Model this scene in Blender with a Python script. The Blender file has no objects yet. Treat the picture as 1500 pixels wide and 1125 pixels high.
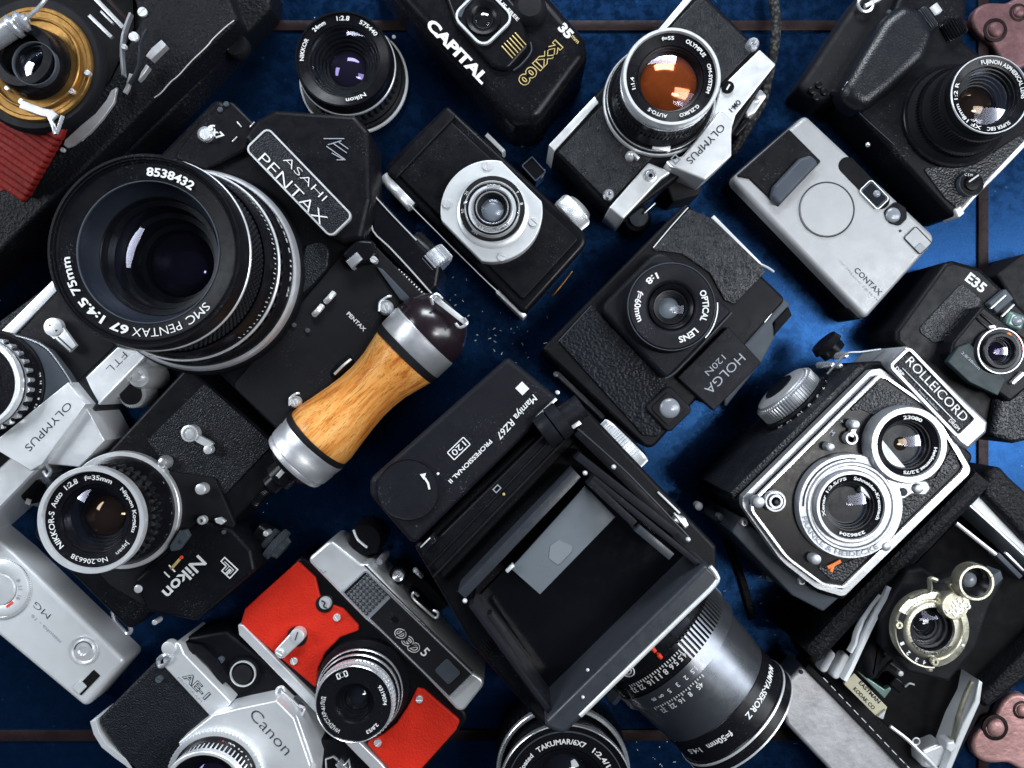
import bpy, math, random
from mathutils import Vector
random.seed(7)
# ---------------------------------------------------------------- camera, world, lamps, exposure
F, H, CX, CY, MM = 1125.0, 530.0, 750.0, 562.5, 0.001     # focal (photo px), camera height (mm)
S = bpy.context.scene
C = S.collection
S.unit_settings.system = 'METRIC'
cam_d = bpy.data.cameras.new('camera'); cam = bpy.data.objects.new('camera', cam_d); C.objects.link(cam)
cam.location = (0, 0, H*MM); cam_d.lens = 36*F/1500; cam_d.sensor_width = 36; cam_d.sensor_fit = 'HORIZONTAL'
cam_d.clip_start = .01; cam_d.clip_end = 50
S.camera = cam
wd = bpy.data.worlds.new('World'); S.world = wd; wd.use_nodes = True
nt = wd.node_tree; bg = nt.nodes['Background']
tc = nt.nodes.new('ShaderNodeTexCoord'); sp = nt.nodes.new('ShaderNodeSeparateXYZ'); nt.links.new(tc.outputs['Generated'], sp.inputs[0])
mr = nt.nodes.new('ShaderNodeMapRange'); mr.inputs['From Min'].default_value = -.8; mr.inputs['From Max'].default_value = .9
nt.links.new(sp.outputs['X'], mr.inputs['Value'])
rp = nt.nodes.new('ShaderNodeValToRGB'); rp.color_ramp.elements[0].color = (.07, .10, .16, 1); rp.color_ramp.elements[1].color = (.30, .38, .50, 1)
nt.links.new(mr.outputs[0], rp.inputs[0]); nt.links.new(rp.outputs[0], bg.inputs[0]); bg.inputs[1].default_value = .17
def area(name, loc, target, sx, sy, power, col=(1, 1, 1)):
    d = bpy.data.lights.new(name, 'AREA'); d.shape = 'RECTANGLE'; d.size = sx; d.size_y = sy; d.energy = power; d.color = col
    o = bpy.data.objects.new(name, d); C.objects.link(o); o.location = loc
    o.rotation_euler = (Vector(target)-Vector(loc)).to_track_quat('-Z', 'Y').to_euler(); return o
area('window_or_fill_light', (1.05, .04, .95), (.25, 0, 0), .46, 1.15, 14, (.90, .95, 1))
area('window_or_fill_light', (-1.25, .45, .85), (-.1, 0, 0), .6, .6, 13, (.88, .94, 1))  # soft fill lamp added on the left to lift the silver bodies, not a window
area('window_or_fill_light', (.10, 1.35, .90), (0, 0, 0), .9, .4, 22, (.86, .93, 1))  # second added fill lamp, brightens silver from the top side, not a window
area('skylight_pane', (.72, -.20, 1.70), (.1, -.05, 0), .14, .30, 3.0, (1, .97, .93))
area('skylight_pane', (.92, -.20, 1.70), (.15, -.05, 0), .14, .30, 3.0, (1, .97, .93))
S.view_settings.view_transform = 'Standard'; S.view_settings.look = 'None'
S.view_settings.exposure = 0.27; S.view_settings.gamma = 1; S.view_settings.use_curve_mapping = False
S.render.engine = 'CYCLES'; S.render.resolution_x = 1024; S.render.resolution_y = 768

# ---------------------------------------------------------------- helpers
def sc(z): return (H-z)/F
def W(x, y, z): return Vector(((x-CX)*sc(z), -(y-CY)*sc(z), z))
def rp_(pts, rad, k=5):
    n = len(pts); out = []
    if not hasattr(rad, '__len__'): rad = [rad]*n
    for i in range(n):
        p, a, b = pts[i], pts[i-1], pts[(i+1) % n]; r = rad[i]
        va = Vector((a[0]-p[0], a[1]-p[1])); vb = Vector((b[0]-p[0], b[1]-p[1])); la, lb = va.length, vb.length
        if r <= 0 or la < 1e-6 or lb < 1e-6: out.append(p); continue
        va /= la; vb /= lb; ang = va.angle(vb)
        if ang > math.pi-.05: out.append(p); continue
        t = min(r/math.tan(ang/2), .48*la, .48*lb); r2 = t*math.tan(ang/2)
        bis = (va+vb).normalized(); c = Vector(p)+bis*(r2/math.sin(ang/2))
        s = Vector(p)+va*t-c; e = Vector(p)+vb*t-c
        a0 = math.atan2(s.y, s.x); d = math.atan2(e.y, e.x)-a0
        while d > math.pi: d -= 2*math.pi
        while d < -math.pi: d += 2*math.pi
        for j in range(k+1):
            q = a0+d*j/k; out.append((c.x+r2*math.cos(q), c.y+r2*math.sin(q)))
    return out
def ccw(p):
    s = sum(p[i-1][0]*p[i][1]-p[i][0]*p[i-1][1] for i in range(len(p)))
    return p if s > 0 else p[::-1]
def inset(p, d):
    n = len(p); out = []
    for i in range(n):
        a, b, c = Vector(p[i-1]), Vector(p[i]), Vector(p[(i+1) % n])
        e1 = (b-a); e2 = (c-b)
        if e1.length < 1e-7: e1 = e2
        if e2.length < 1e-7: e2 = e1
        if e1.length < 1e-7: out.append(tuple(b)); continue
        e1 = e1.normalized(); e2 = e2.normalized()
        n1 = Vector((-e1.y, e1.x)); n2 = Vector((-e2.y, e2.x)); m = n1+n2
        if m.length < 1e-5: m = n1
        m.normalize(); k = max(.45, m.dot(n1)); out.append((b.x+m.x*d/k, b.y+m.y*d/k))
    for _ in range(4):                      # rounded corners tighter than the inset would fold over: close them up
        bad = False
        for i in range(n):
            j = (i+1) % n; o = (p[j][0]-p[i][0], p[j][1]-p[i][1]); q = (out[j][0]-out[i][0], out[j][1]-out[i][1])
            if o[0]*q[0]+o[1]*q[1] < -1e-9:
                mid = ((out[i][0]+out[j][0])/2, (out[i][1]+out[j][1])/2); out[i] = mid; out[j] = mid; bad = True
        if not bad: break
    return out
def rect(cx, cy, w, h, a=0):
    a = math.radians(a); u = (math.cos(a), math.sin(a)); v = (-math.sin(a), math.cos(a))
    return [(cx+u[0]*i*w/2+v[0]*j*h/2, cy+u[1]*i*w/2+v[1]*j*h/2) for i, j in ((-1, -1), (1, -1), (1, 1), (-1, 1))]
def circ(cx, cy, r, a0=0, a1=360, n=48):      # degrees clockwise from up, in px
    m = n if a1-a0 == 360 else n+1
    return [(cx+r*math.sin(math.radians(a0+(a1-a0)*i/n)), cy-r*math.cos(math.radians(a0+(a1-a0)*i/n))) for i in range(m)]
class MB:
    def __init__(s): s.v = []; s.f = []
    def ring(s, a, b, n, closed=True):
        for i in range(n if closed else n-1): s.f.append((a+i, a+(i+1) % n, b+(i+1) % n, b+i))
    def prism(s, pts, z0, z1, r=0, bev=0, seg=3, bot=0):
        k = sc(z1); q = [tuple(W(x, y, z1)[:2]) for x, y in pts]
        rr = [x*k for x in r] if hasattr(r, '__len__') else r*k
        fl = lambda x: max(x, bev*1.15) if x > 0 else 0
        rr = [fl(x) for x in rr] if hasattr(rr, '__len__') else fl(rr)
        q = ccw(rp_(q, rr)) if not hasattr(r, '__len__') else ccw(rp_(q, rr))
        n = len(q); rings = [(inset(q, -bot) if bot else q, z0)]
        if bev > 0:
            for j in range(seg+1):
                t = math.pi/2*j/seg; rings.append((inset(q, bev*(1-math.cos(t))), z1-bev+bev*math.sin(t)))
        else: rings.append((q, z1))
        st = []
        for p, z in rings: st.append(len(s.v)); s.v += [(x, y, z) for x, y in p]
        for a, b in zip(st, st[1:]): s.ring(a, b, n)
        s.f.append(tuple(range(st[-1], st[-1]+n))); s.f.append(tuple(range(st[0]+n-1, st[0]-1, -1))); return s
    def frame(s, pts, w, z0, z1, r=0):
        k = sc(z1); q = ccw(rp_([tuple(W(x, y, z1)[:2]) for x, y in pts], [x*k for x in r] if hasattr(r, '__len__') else r*k)); i_ = inset(q, w*k); n = len(q); b = len(s.v)
        s.v += [(x, y, z0) for x, y in q]+[(x, y, z1) for x, y in q]
        m1 = inset(q, w*k*.5)
        s.v += [(x, y, z1) for x, y in i_]+[(x, y, z0) for x, y in i_]
        for j in range(3): s.ring(b+j*n, b+(j+1)*n, n)
        s.ring(b+3*n, b, n); return s
    def lathe(s, cx, cy, zc, prof, n=72, close=False, rmm=False):
        c = W(cx, cy, zc); st = []
        for r, z in prof:
            if not rmm: r = r*sc(z)
            if r < 1e-4: st.append((len(s.v), 1)); s.v.append((c.x, c.y, z)); continue
            st.append((len(s.v), n))
            s.v += [(c.x+r*math.cos(2*math.pi*i/n), c.y+r*math.sin(2*math.pi*i/n), z) for i in range(n)]
        if close: st.append(st[0])
        for (a, na), (b, nb) in zip(st, st[1:]):
            if na == nb == n: s.ring(b, a, n)
            elif na == 1 and nb == n:
                for i in range(n): s.f.append((a, b+i, b+(i+1) % n))
            elif nb == 1 and na == n:
                for i in range(n): s.f.append((a+i, b, a+(i+1) % n))
        return s
    def gear(s, cx, cy, zc, r, z0, z1, nt=60, depth=2, hole=0, tilt=0, rc=None):
        c = W(cx, cy, zc); k = sc(z1); base = len(s.v); N = nt*4; rows = ((z0, 0), (z1, 0), (z1, 1)) 
        def rad(i): return (r-(depth if i % 4 in (0, 3) else 0))*k
        ri = (hole or r*.6)*k
        for z, q in ((z0, 0), (z1, 0)):
            for i in range(N):
                a = 2*math.pi*(i+tilt*(z-z0))/N; s.v.append((c.x+rad(i)*math.cos(a), c.y+rad(i)*math.sin(a), z))
        for z in (z1, z0):
            for i in range(N):
                a = 2*math.pi*i/N; s.v.append((c.x+ri*math.cos(a), c.y+ri*math.sin(a), z))
        for j in range(3): s.ring(base+j*N, base+(j+1)*N, N)
        return s
    def axis(s, p0, p1, prof, n=48, teeth=0, depth=0):       # p0,p1 world mm; prof [(t,r)]
        p0 = Vector(p0); p1 = Vector(p1); d = (p1-p0); u = d.normalized()
        a = u.cross(Vector((0, 0, 1)));
        if a.length < .01: a = Vector((1, 0, 0))
        a.normalize(); b = a.cross(u); st = []
        N = teeth*4 if teeth else n
        for t, r in prof:
            st.append(len(s.v)); c = p0+d*t
            for i in range(N):
                q = 2*math.pi*i/N; rr = r-(depth if teeth and i % 4 in (0, 3) else 0)
                s.v.append(tuple(c+a*max(rr, 0)*math.cos(q)+b*max(rr, 0)*math.sin(q)))
        for x, y in zip(st, st[1:]): s.ring(x, y, N)
        s.f.append(tuple(range(st[0]+N-1, st[0]-1, -1))); s.f.append(tuple(range(st[-1], st[-1]+N))); return s
    def tube(s, pts, r, n=10, sub=4, flat=1.0):           # pts (px,py,z)
        P = [W(*p) for p in pts]
        if sub > 1 and len(P) > 2:
            Q = []
            for i in range(len(P)-1):
                a, b, c, d = P[max(i-1, 0)], P[i], P[i+1], P[min(i+2, len(P)-1)]
                for j in range(sub):
                    t = j/sub; Q.append(.5*((2*b)+(c-a)*t+(2*a-5*b+4*c-d)*t*t+(3*b-a-3*c+d)*t**3))
            Q.append(P[-1]); P = Q
        st = []
        for i, p in enumerate(P):
            t = (P[min(i+1, len(P)-1)]-P[max(i-1, 0)]).normalized(); a = t.cross(Vector((0, 0, 1)))
            if a.length < .05: a = Vector((1, 0, 0))
            a.normalize(); b = a.cross(t); st.append(len(s.v))
            for j in range(n):
                q = 2*math.pi*j/n; s.v.append(tuple(p+a*r*math.cos(q)+b*r*flat*math.sin(q)))
        for x, y in zip(st, st[1:]): s.ring(x, y, n)
        s.f.append(tuple(range(st[0]+n-1, st[0]-1, -1))); s.f.append(tuple(range(st[-1], st[-1]+n))); return s
    def bar(s, x0, y0, x1, y1, w, z0, z1, bev=.3, r=0):
        L = math.hypot(x1-x0, y1-y0); a = math.degrees(math.atan2(y1-y0, x1-x0))
        return s.prism(rect((x0+x1)/2, (y0+y1)/2, L, w, a), z0, z1, r=r, bev=bev, seg=2)
    def band(s, pts, w, z0, z1, bev=.3):                # constant-width strip along px polyline
        L = []; R = []
        for i, p in enumerate(pts):
            a = pts[max(i-1, 0)]; b = pts[min(i+1, len(pts)-1)]; d = Vector((b[0]-a[0], b[1]-a[1])).normalized()
            L.append((p[0]-d.y*w/2, p[1]+d.x*w/2)); R.append((p[0]+d.y*w/2, p[1]-d.x*w/2))
        return s.prism(L+R[::-1], z0, z1, bev=bev, seg=2)
    def disc(s, cx, cy, z, r, z1, bev=.4, n=40):        # small raised disc, px radius
        k = sc(z1); b = bev/k; return s.lathe(cx, cy, z1, [(r, z), (r, z1-bev), (r-b*.3, z1-bev*.3), (r-b, z1), (0, z1)], n)
    def dome(s, cx, cy, z, r, h, n=48, m=9):
        k = sc(z); return s.lathe(cx, cy, z, [(r*k*math.cos(math.pi/2*i/m), z+h*math.sin(math.pi/2*i/m)) for i in range(m)]+[(0, z+h)], n, rmm=True)
    def lens(s, cx, cy, zc, z, r, h, n=64, m=10):        # shallow cap: radius r px at z, bulge h mm
        k = sc(z); R = r*k
        return s.lathe(cx, cy, zc, [(R*math.cos(math.pi/2*i/m), z+h*(1-math.cos(math.pi/2*i/m)**2)) for i in range(m)]+[(0, z+h)], n, rmm=True)
    def screw(s, cx, cy, z0, z1, r, a=30):
        a = math.radians(a)
        for sg in (0, math.pi):
            pts = []
            for i in range(13):
                q = a+sg+math.radians(12)+math.radians(156)*i/12; pts.append((cx+r*math.cos(q), cy+r*math.sin(q)))
            s.prism(pts, z0, z1, bev=.15, seg=1)
        return s.lathe(cx, cy, z1, [(r*.97, z0), (r*.97, z1-.5), (0, z1-.5)], 24)
CUR = [None]
def link(name, o): C.objects.link(o); return o
def thing(name, label, cat, px, py, group=None):
    o = bpy.data.objects.new(name, None); C.objects.link(o); o.empty_display_size = .02
    o.location = W(px, py, 0)*MM; o['label'] = label; o['category'] = cat
    if group: o['group'] = group
    CUR[0] = o; return o
def mesh_of(name, mb, mat, org, smooth):
    me = bpy.data.meshes.new(name)
    me.from_pydata([((x*MM-org.x), (y*MM-org.y), (z*MM-org.z)) for x, y, z in mb.v], [], mb.f)
    me.materials.append(mat); me.validate()
    if smooth:
        me.shade_smooth(); me.set_sharp_from_angle(angle=math.radians(smooth))
        for q in me.polygons:
            if len(q.vertices) > 4: q.use_smooth = False
    return me
def root_of(p):
    while p.parent: p = p.parent
    return p
def part(name, mb, mat, parent=None, label=None, smooth=38, kind=None):
    p = parent or CUR[0]; org = root_of(p).location
    o = bpy.data.objects.new(name, mesh_of(name, mb, mat, org, smooth)); C.objects.link(o); o.parent = p
    if label: o['label'] = label
    if kind: o['kind'] = kind
    return o
def solo(name, mb, mat, label=None, cat=None, kind=None, group=None, px=750, py=562, smooth=38):
    org = W(px, py, 0)*MM; o = bpy.data.objects.new(name, mesh_of(name, mb, mat, org, smooth)); C.objects.link(o); o.location = org
    if label: o['label'] = label
    if cat: o['category'] = cat
    if kind: o['kind'] = kind
    if group: o['group'] = group
    return o
# ---- writing
def glyphs(txt, bold=0.0, sp=1.0, shear=0.0):
    cu = bpy.data.curves.new('t', 'FONT'); cu.body = txt; cu.size = 1; cu.offset = bold; cu.space_character = sp; cu.shear = shear
    cu.extrude = 0; cu.resolution_u = 3
    o = bpy.data.objects.new('t', cu); C.objects.link(o); dg = bpy.context.evaluated_depsgraph_get(); dg.update()
    me = bpy.data.meshes.new_from_object(o.evaluated_get(dg)); v = [(p.co.x, p.co.y) for p in me.vertices]; f = [tuple(q.vertices) for q in me.polygons]
    bpy.data.objects.remove(o); bpy.data.meshes.remove(me)
    if not v: return [], [], 0, 1
    x0 = min(p[0] for p in v); x1 = max(p[0] for p in v); return [(p[0]-x0, p[1]) for p in v], f, x1-x0, .70
def otext(txt, cx, cy, z, ang, cap, w, b1, b2, m1, m2, parent=None, shear=0):
    wo = glyphs(txt, b1, 1, shear)[2]; wi = glyphs(txt, b2, 1, shear)[2]
    text(txt, cx, cy, z, ang, cap, m1, w=w, bold=b1, parent=parent, shear=shear); text(txt, cx, cy, z+.15, ang, cap, m2, w=w*wi/wo, bold=b2, parent=parent, shear=shear)
def solidify(v3, f, nrm, th=.06):
    n = len(v3); nn = nrm if isinstance(nrm, list) else [nrm]*n
    # flat inked lettering: a thin sheet with its own small thickness
    vv = list(v3)+[tuple(Vector(p)-Vector(q)*th) for p, q in zip(v3, nn)]
    edges = {}
    for q in f:
        for i in range(len(q)):
            e = (q[i-1], q[i]); k = tuple(sorted(e)); edges[k] = None if k in edges else e
    ff = list(f)
    for e in edges.values():
        if e: ff.append((e[1], e[0], e[0]+n, e[1]+n))
    return vv, ff
def text(txt, cx, cy, z, ang, cap, mat, w=None, bold=0.02, parent=None, name='lettering', sp=1.0, shear=0.0, mb=None):
    v, f, wd_, ch = glyphs(txt, bold, sp, shear)
    if not v: return
    k = cap/ch; kx = (w/wd_) if w else k; a = math.radians(ang); u = (math.cos(a), math.sin(a)); up = (math.sin(a), -math.cos(a))
    P = []
    for x, y in v:
        xx = (x-wd_/2)*kx; yy = (y-ch/2)*k; P.append(tuple(W(cx+u[0]*xx+up[0]*yy, cy+u[1]*xx+up[1]*yy, z)))
    vv, ff = solidify(P, f, (0, 0, 1)); m = mb or MB(); b = len(m.v); m.v += vv; m.f += [tuple(b+i for i in q) for q in ff]
    return m if mb is not None else part(name, m, mat, parent, smooth=0)
def arct(items, cx, cy, zc, z, mat, parent=None, name='lettering', ccwise=False):
    """items: (txt, r, a0, a1, cap[,bold]) ; angles clockwise from up; tops outward (or inward when ccwise)"""
    m = MB(); c = W(cx, cy, zc); k = sc(z)
    for it in items:
        txt, r, a0, a1, cap = it[:5]; bold = it[5] if len(it) > 5 else .015
        v, f, wd_, ch = glyphs(txt, bold)
        if not v: continue
        P = []
        for x, y in v:
            t = math.radians(a0+(a1-a0)*x/wd_); rr = r+((y-ch/2)*cap/ch)*(1 if a1 > a0 else -1)
            P.append((c.x+rr*k*math.sin(t), c.y+rr*k*math.cos(t), z))
        vv, ff = solidify(P, f, (0, 0, 1)); b = len(m.v); m.v += vv; m.f += [tuple(b+i for i in q) for q in ff]
    return part(name, m, mat, parent, smooth=0)
# ---------------------------------------------------------------- materials
def mat(name, col, rough=.4, metal=0.0, bump=None, cvar=.12, rvar=.12, dust=0.0, spec=.13, coat=0.0, fine=.0):
    m = bpy.data.materials.new(name); m.use_nodes = True; t = m.node_tree; b = t.nodes['Principled BSDF']; N = t.nodes.new; L = t.links.new
    tc = N('ShaderNodeTexCoord'); co = tc.outputs['Object']
    b.inputs['Metallic'].default_value = metal; b.inputs['Specular IOR Level'].default_value = spec
    if coat: b.inputs['Coat Weight'].default_value = coat; b.inputs['Coat Roughness'].default_value = .08
    n1 = N('ShaderNodeTexNoise'); n1.inputs['Scale'].default_value = 55; n1.inputs['Detail'].default_value = 7; n1.inputs['Roughness'].default_value = .65; L(co, n1.inputs['Vector'])
    mx = N('ShaderNodeMix'); mx.data_type = 'RGBA'; mx.inputs[6].default_value = tuple(max(0, c*(1-cvar*2)) for c in col)+(1,)
    mx.inputs[7].default_value = tuple(min(1, c*(1+cvar*2)) for c in col)+(1,); L(n1.outputs['Fac'], mx.inputs[0]); out = mx.outputs[2]
    if dust:
        n3 = N('ShaderNodeTexNoise'); n3.inputs['Scale'].default_value = 1100; n3.inputs['Detail'].default_value = 2; L(co, n3.inputs['Vector'])
        n4 = N('ShaderNodeTexNoise'); n4.inputs['Scale'].default_value = 38; n4.inputs['Detail'].default_value = 3; L(co, n4.inputs['Vector'])
        m4 = N('ShaderNodeMath'); m4.operation = 'MULTIPLY_ADD'; L(n4.outputs['Fac'], m4.inputs[0]); m4.inputs[1].default_value = .5; L(n3.outputs['Fac'], m4.inputs[2])
        r3 = N('ShaderNodeMapRange'); r3.inputs['From Min'].default_value = .93; r3.inputs['From Max'].default_value = 1.02; r3.inputs['To Max'].default_value = dust*.28; L(m4.outputs[0], r3.inputs['Value'])
        m3 = N('ShaderNodeMix'); m3.data_type = 'RGBA'; L(r3.outputs[0], m3.inputs[0]); L(out, m3.inputs[6]); m3.inputs[7].default_value = (.42, .45, .5, 1); out = m3.outputs[2]
    L(out, b.inputs['Base Color'])
    n2 = N('ShaderNodeTexNoise'); n2.inputs['Scale'].default_value = 130; n2.inputs['Detail'].default_value = 8; n2.inputs['Roughness'].default_value = .7; L(co, n2.inputs['Vector'])
    r2 = N('ShaderNodeMapRange'); r2.inputs['From Min'].default_value = .3; r2.inputs['From Max'].default_value = .7
    r2.inputs['To Min'].default_value = max(.02, rough-rvar); r2.inputs['To Max'].default_value = min(1, rough+rvar); L(n2.outputs['Fac'], r2.inputs['Value']); L(r2.outputs[0], b.inputs['Roughness'])
    bp = None
    if bump:
        kind, scale, dist = bump
        mp = N('ShaderNodeMapping'); L(co, mp.inputs['Vector'])
        if kind == 'pebble':
            v = N('ShaderNodeTexVoronoi'); v.feature = 'SMOOTH_F1'; v.inputs['Scale'].default_value = scale; L(mp.outputs[0], v.inputs['Vector']); h = v.outputs['Distance']; sgn = -1
        elif kind == 'wrinkle':
            mp.inputs['Rotation'].default_value = (0, 0, math.radians(20)); mp.inputs['Scale'].default_value = (1.9, .75, 1)
            v = N('ShaderNodeTexNoise'); v.inputs['Scale'].default_value = scale; v.inputs['Detail'].default_value = 2; v.inputs['Distortion'].default_value = 1.2; L(mp.outputs[0], v.inputs['Vector']); q = N('ShaderNodeMapRange'); q.interpolation_type = 'SMOOTHSTEP'; q.inputs['From Min'].default_value = .42; q.inputs['From Max'].default_value = .58; L(v.outputs['Fac'], q.inputs[0]); h = q.outputs[0]; sgn = 1
        elif kind == 'wave':
            v = N('ShaderNodeTexWave'); v.inputs['Scale'].default_value = scale; v.inputs['Distortion'].default_value = .3; L(mp.outputs[0], v.inputs['Vector']); h = v.outputs['Fac']; sgn = 1
        else:
            v = N('ShaderNodeTexNoise'); v.inputs['Scale'].default_value = scale; v.inputs['Detail'].default_value = 4; L(mp.outputs[0], v.inputs['Vector']); h = v.outputs['Fac']; sgn = 1
        bp = N('ShaderNodeBump'); bp.inputs['Distance'].default_value = dist*MM; bp.inputs['Strength'].default_value = 1; bp.invert = sgn < 0; L(h, bp.inputs['Height'])
    if fine:
        v2 = N('ShaderNodeTexNoise'); v2.inputs['Scale'].default_value = 2600; L(co, v2.inputs['Vector'])
        b2 = N('ShaderNodeBump'); b2.inputs['Distance'].default_value = fine*MM; L(v2.outputs['Fac'], b2.inputs['Height'])
        if bp: L(bp.outputs[0], b2.inputs['Normal'])
        bp = b2
    if bp: L(bp.outputs[0], b.inputs['Normal'])
    return m
BLK = mat('black_satin_paint', (.0042, .0044, .0062), .42, dust=.35, fine=.02)
BLG = mat('black_gloss_plastic', (.006, .006, .008), .26, dust=.25, rvar=.08)
BLM = mat('black_matte', (.006, .006, .008), .65, dust=.2, spec=.2)
PIT = mat('black_flocking', (.004, .004, .005), .8, spec=.15)
DGR = mat('dark_grey_plastic', (.0080, .0084, .0120), .5, dust=.4, fine=.05, bump=('noise', 1500, .05))
GRY = mat('grey_painted_metal', (.055, .065, .08), .4, dust=.25, fine=.03)
LEA = mat('black_leatherette', (.008, .0095, .013), .42, bump=('pebble', 820, .7), dust=.2, spec=.45)
LEF = mat('fine_black_leatherette', (.008, .0095, .013), .40, bump=('pebble', 1150, .5), dust=.2, spec=.25)
RIP = mat('rippled_black_leatherette', (.008, .0095, .013), .34, bump=('wrinkle', 620, .5), dust=.1, spec=.6)
HOL = mat('wrinkled_black_plastic', (.012, .014, .018), .30, bump=('wrinkle', 420, .75), dust=.1, spec=.7)
HOP = mat('pebbled_black_plastic', (.008, .0095, .013), .40, bump=('pebble', 640, .8), dust=.1, spec=.12)
OLD = mat('worn_black_leather', (.0065, .0070, .0092), .45, bump=('noise', 480, 1.0), dust=.4, spec=.12)
STL = mat('brushed_steel', (.70, .71, .74), .40, .8, cvar=.06, rvar=.06, bump=('noise', 900, .05))
SIL = mat('satin_chrome', (.80, .82, .84), .35, 0.58, cvar=.045, rvar=.07, fine=.05, dust=0)
CHR = mat('bright_chrome', (.80, .82, .86), .25, .78, cvar=.05, rvar=.08)
TIT = mat('warm_titanium', (.33, .335, .345), .42, .30, cvar=.06, fine=.12, dust=0)
HGR = mat('dark_grey_metal', (.026, .030, .038), .36, dust=.2, spec=.4)
RCH = mat('dull_chrome', (.37, .385, .41), .38, .7, cvar=.12, bump=('noise', 700, .06))
SIB = mat('light_silver_paint', (.66, .68, .70), .45, .1)
SIP = mat('silver_paint', (.60, .62, .64), .40, .25, cvar=.03, fine=.04)
WRN = mat('worn_nickel_plate', (.52, .52, .54), .42, .6, cvar=.22, fine=.06, bump=('noise', 300, .12))
NIC = mat('aged_nickel', (.52, .50, .40), .34, .9, cvar=.18, bump=('noise', 900, .08))
BRS = mat('brass', (.30, .165, .05), .38, .8, cvar=.48, bump=('noise', 260, .15))
GOL = mat('gold_ink', (.62, .48, .20), .4, .3)
WHT = mat('white_ink', (.68, .69, .69), .5, cvar=.14)
GIN = mat('grey_ink', (.30, .32, .36), .5, cvar=.05)
DIN = mat('dark_ink', (.035, .04, .05), .5)
RDI = mat('red_ink', (.75, .06, .03), .45)
ORG = mat('orange_ink', (.80, .22, .06), .5)
RED = mat('red_leatherette', (.57, .024, .012), .46, bump=('pebble', 900, .32), cvar=.14)
REB = mat('red_bellows_leather', (.20, .014, .011), .55, bump=('noise', 500, .5), cvar=.3)
RUB = mat('black_rubber', (.012, .013, .016), .38, dust=.2)
GRN = mat('dull_green_metal', (.16, .24, .22), .4, .6)
CRD = None
def glass(name, tint, rough=.03, spec=.6, fac=.06):
    m = bpy.data.materials.new(name); m.use_nodes = True; t = m.node_tree; t.nodes.clear(); N = t.nodes.new; L = t.links.new
    o = N('ShaderNodeOutputMaterial'); mx = N('ShaderNodeMixShader'); tr = N('ShaderNodeBsdfTransparent'); gl = N('ShaderNodeBsdfGlossy'); fr = N('ShaderNodeFresnel')
    gl.inputs['Roughness'].default_value = rough; gl.inputs['Color'].default_value = tint+(1,); fr.inputs['IOR'].default_value = 1.55
    tr.inputs['Color'].default_value = (.86, .88, .9, 1)
    mu = N('ShaderNodeMath'); mu.operation = 'MULTIPLY_ADD'; L(fr.outputs[0], mu.inputs[0]); mu.inputs[1].default_value = spec*1.3; mu.inputs[2].default_value = fac*.4
    L(mu.outputs[0], mx.inputs[0]); L(tr.outputs[0], mx.inputs[1]); L(gl.outputs[0], mx.inputs[2]); L(mx.outputs[0], o.inputs[0]); return m
GLS = glass('coated_front_glass', (.74, .74, .92), spec=.22, fac=.0)
TUB = mat('blackened_lens_tube', (.0035, .004, .006), .34, spec=.3)
BWL = mat('blue_grey_bowl', (.012, .015, .023), .42)
BAR = mat('anodised_black_barrel', (.15, .16, .18), .30, .85, rvar=.05, cvar=.05, dust=.15)
GLP = mat('violet_coated_glass', (.012, .010, .020), .05, 0, spec=.9, cvar=0, rvar=.02); GLP.node_tree.nodes['Principled BSDF'].inputs['Specular Tint'].default_value = (.6, .5, 1, 1)
GLA = mat('amber_coated_glass', (.42, .085, .018), .09, .6, spec=.9, cvar=.4, rvar=.04)
GLO = mat('warm_coated_glass', (.020, .012, .010), .05, 0, spec=1, cvar=0, rvar=.02); GLO.node_tree.nodes['Principled BSDF'].inputs['Specular Tint'].default_value = (1, .7, .45, 1)
GLD = mat('dark_glass', (.012, .013, .017), .06, 0, spec=.9, cvar=0, rvar=.03)
GLG = mat('frosted_grey_glass', (.20, .22, .25), .22, 0, spec=.6, cvar=.2, rvar=.05)
def wood():
    m = mat('oiled_wood', (.55, .22, .06), .40, coat=.15); t = m.node_tree; b = t.nodes['Principled BSDF']; N = t.nodes.new; L = t.links.new
    tc = N('ShaderNodeTexCoord'); m0 = N('ShaderNodeMapping'); m0.inputs['Rotation'].default_value = (0, 0, math.radians(-43.7)); L(tc.outputs['Object'], m0.inputs[0]); mp = N('ShaderNodeMapping'); mp.inputs['Scale'].default_value = (7, 85, 85); L(m0.outputs[0], mp.inputs[0])
    n = N('ShaderNodeTexNoise'); n.inputs['Scale'].default_value = 2.2; n.inputs['Detail'].default_value = 6; n.inputs['Distortion'].default_value = .5; L(mp.outputs[0], n.inputs['Vector'])
    r = N('ShaderNodeValToRGB'); e = r.color_ramp.elements; e[0].position = .30; e[0].color = (.40, .11, .018, 1); e[1].position = .66; e[1].color = (.84, .44, .14, 1)
    q = e.new(.46); q.color = (.70, .28, .06, 1); L(n.outputs['Fac'], r.inputs[0])
    m2 = N('ShaderNodeMapping'); m2.inputs['Scale'].default_value = (70, 1100, 1100); L(m0.outputs[0], m2.inputs[0])
    n2 = N('ShaderNodeTexNoise'); n2.inputs['Scale'].default_value = 1.6; n2.inputs['Detail'].default_value = 3; L(m2.outputs[0], n2.inputs['Vector'])
    r2 = N('ShaderNodeMapRange'); r2.inputs['From Min'].default_value = .33; r2.inputs['From Max'].default_value = .46; r2.inputs['To Min'].default_value = .45; L(n2.outputs['Fac'], r2.inputs[0])
    mx = N('ShaderNodeMix'); mx.data_type = 'RGBA'; mx.blend_type = 'MULTIPLY'; mx.inputs[0].default_value = 1; L(r.outputs[0], mx.inputs[6]); L(r2.outputs[0], mx.inputs[7]); L(mx.outputs[2], b.inputs['Base Color'])
    return m
WOOD = wood()
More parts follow.
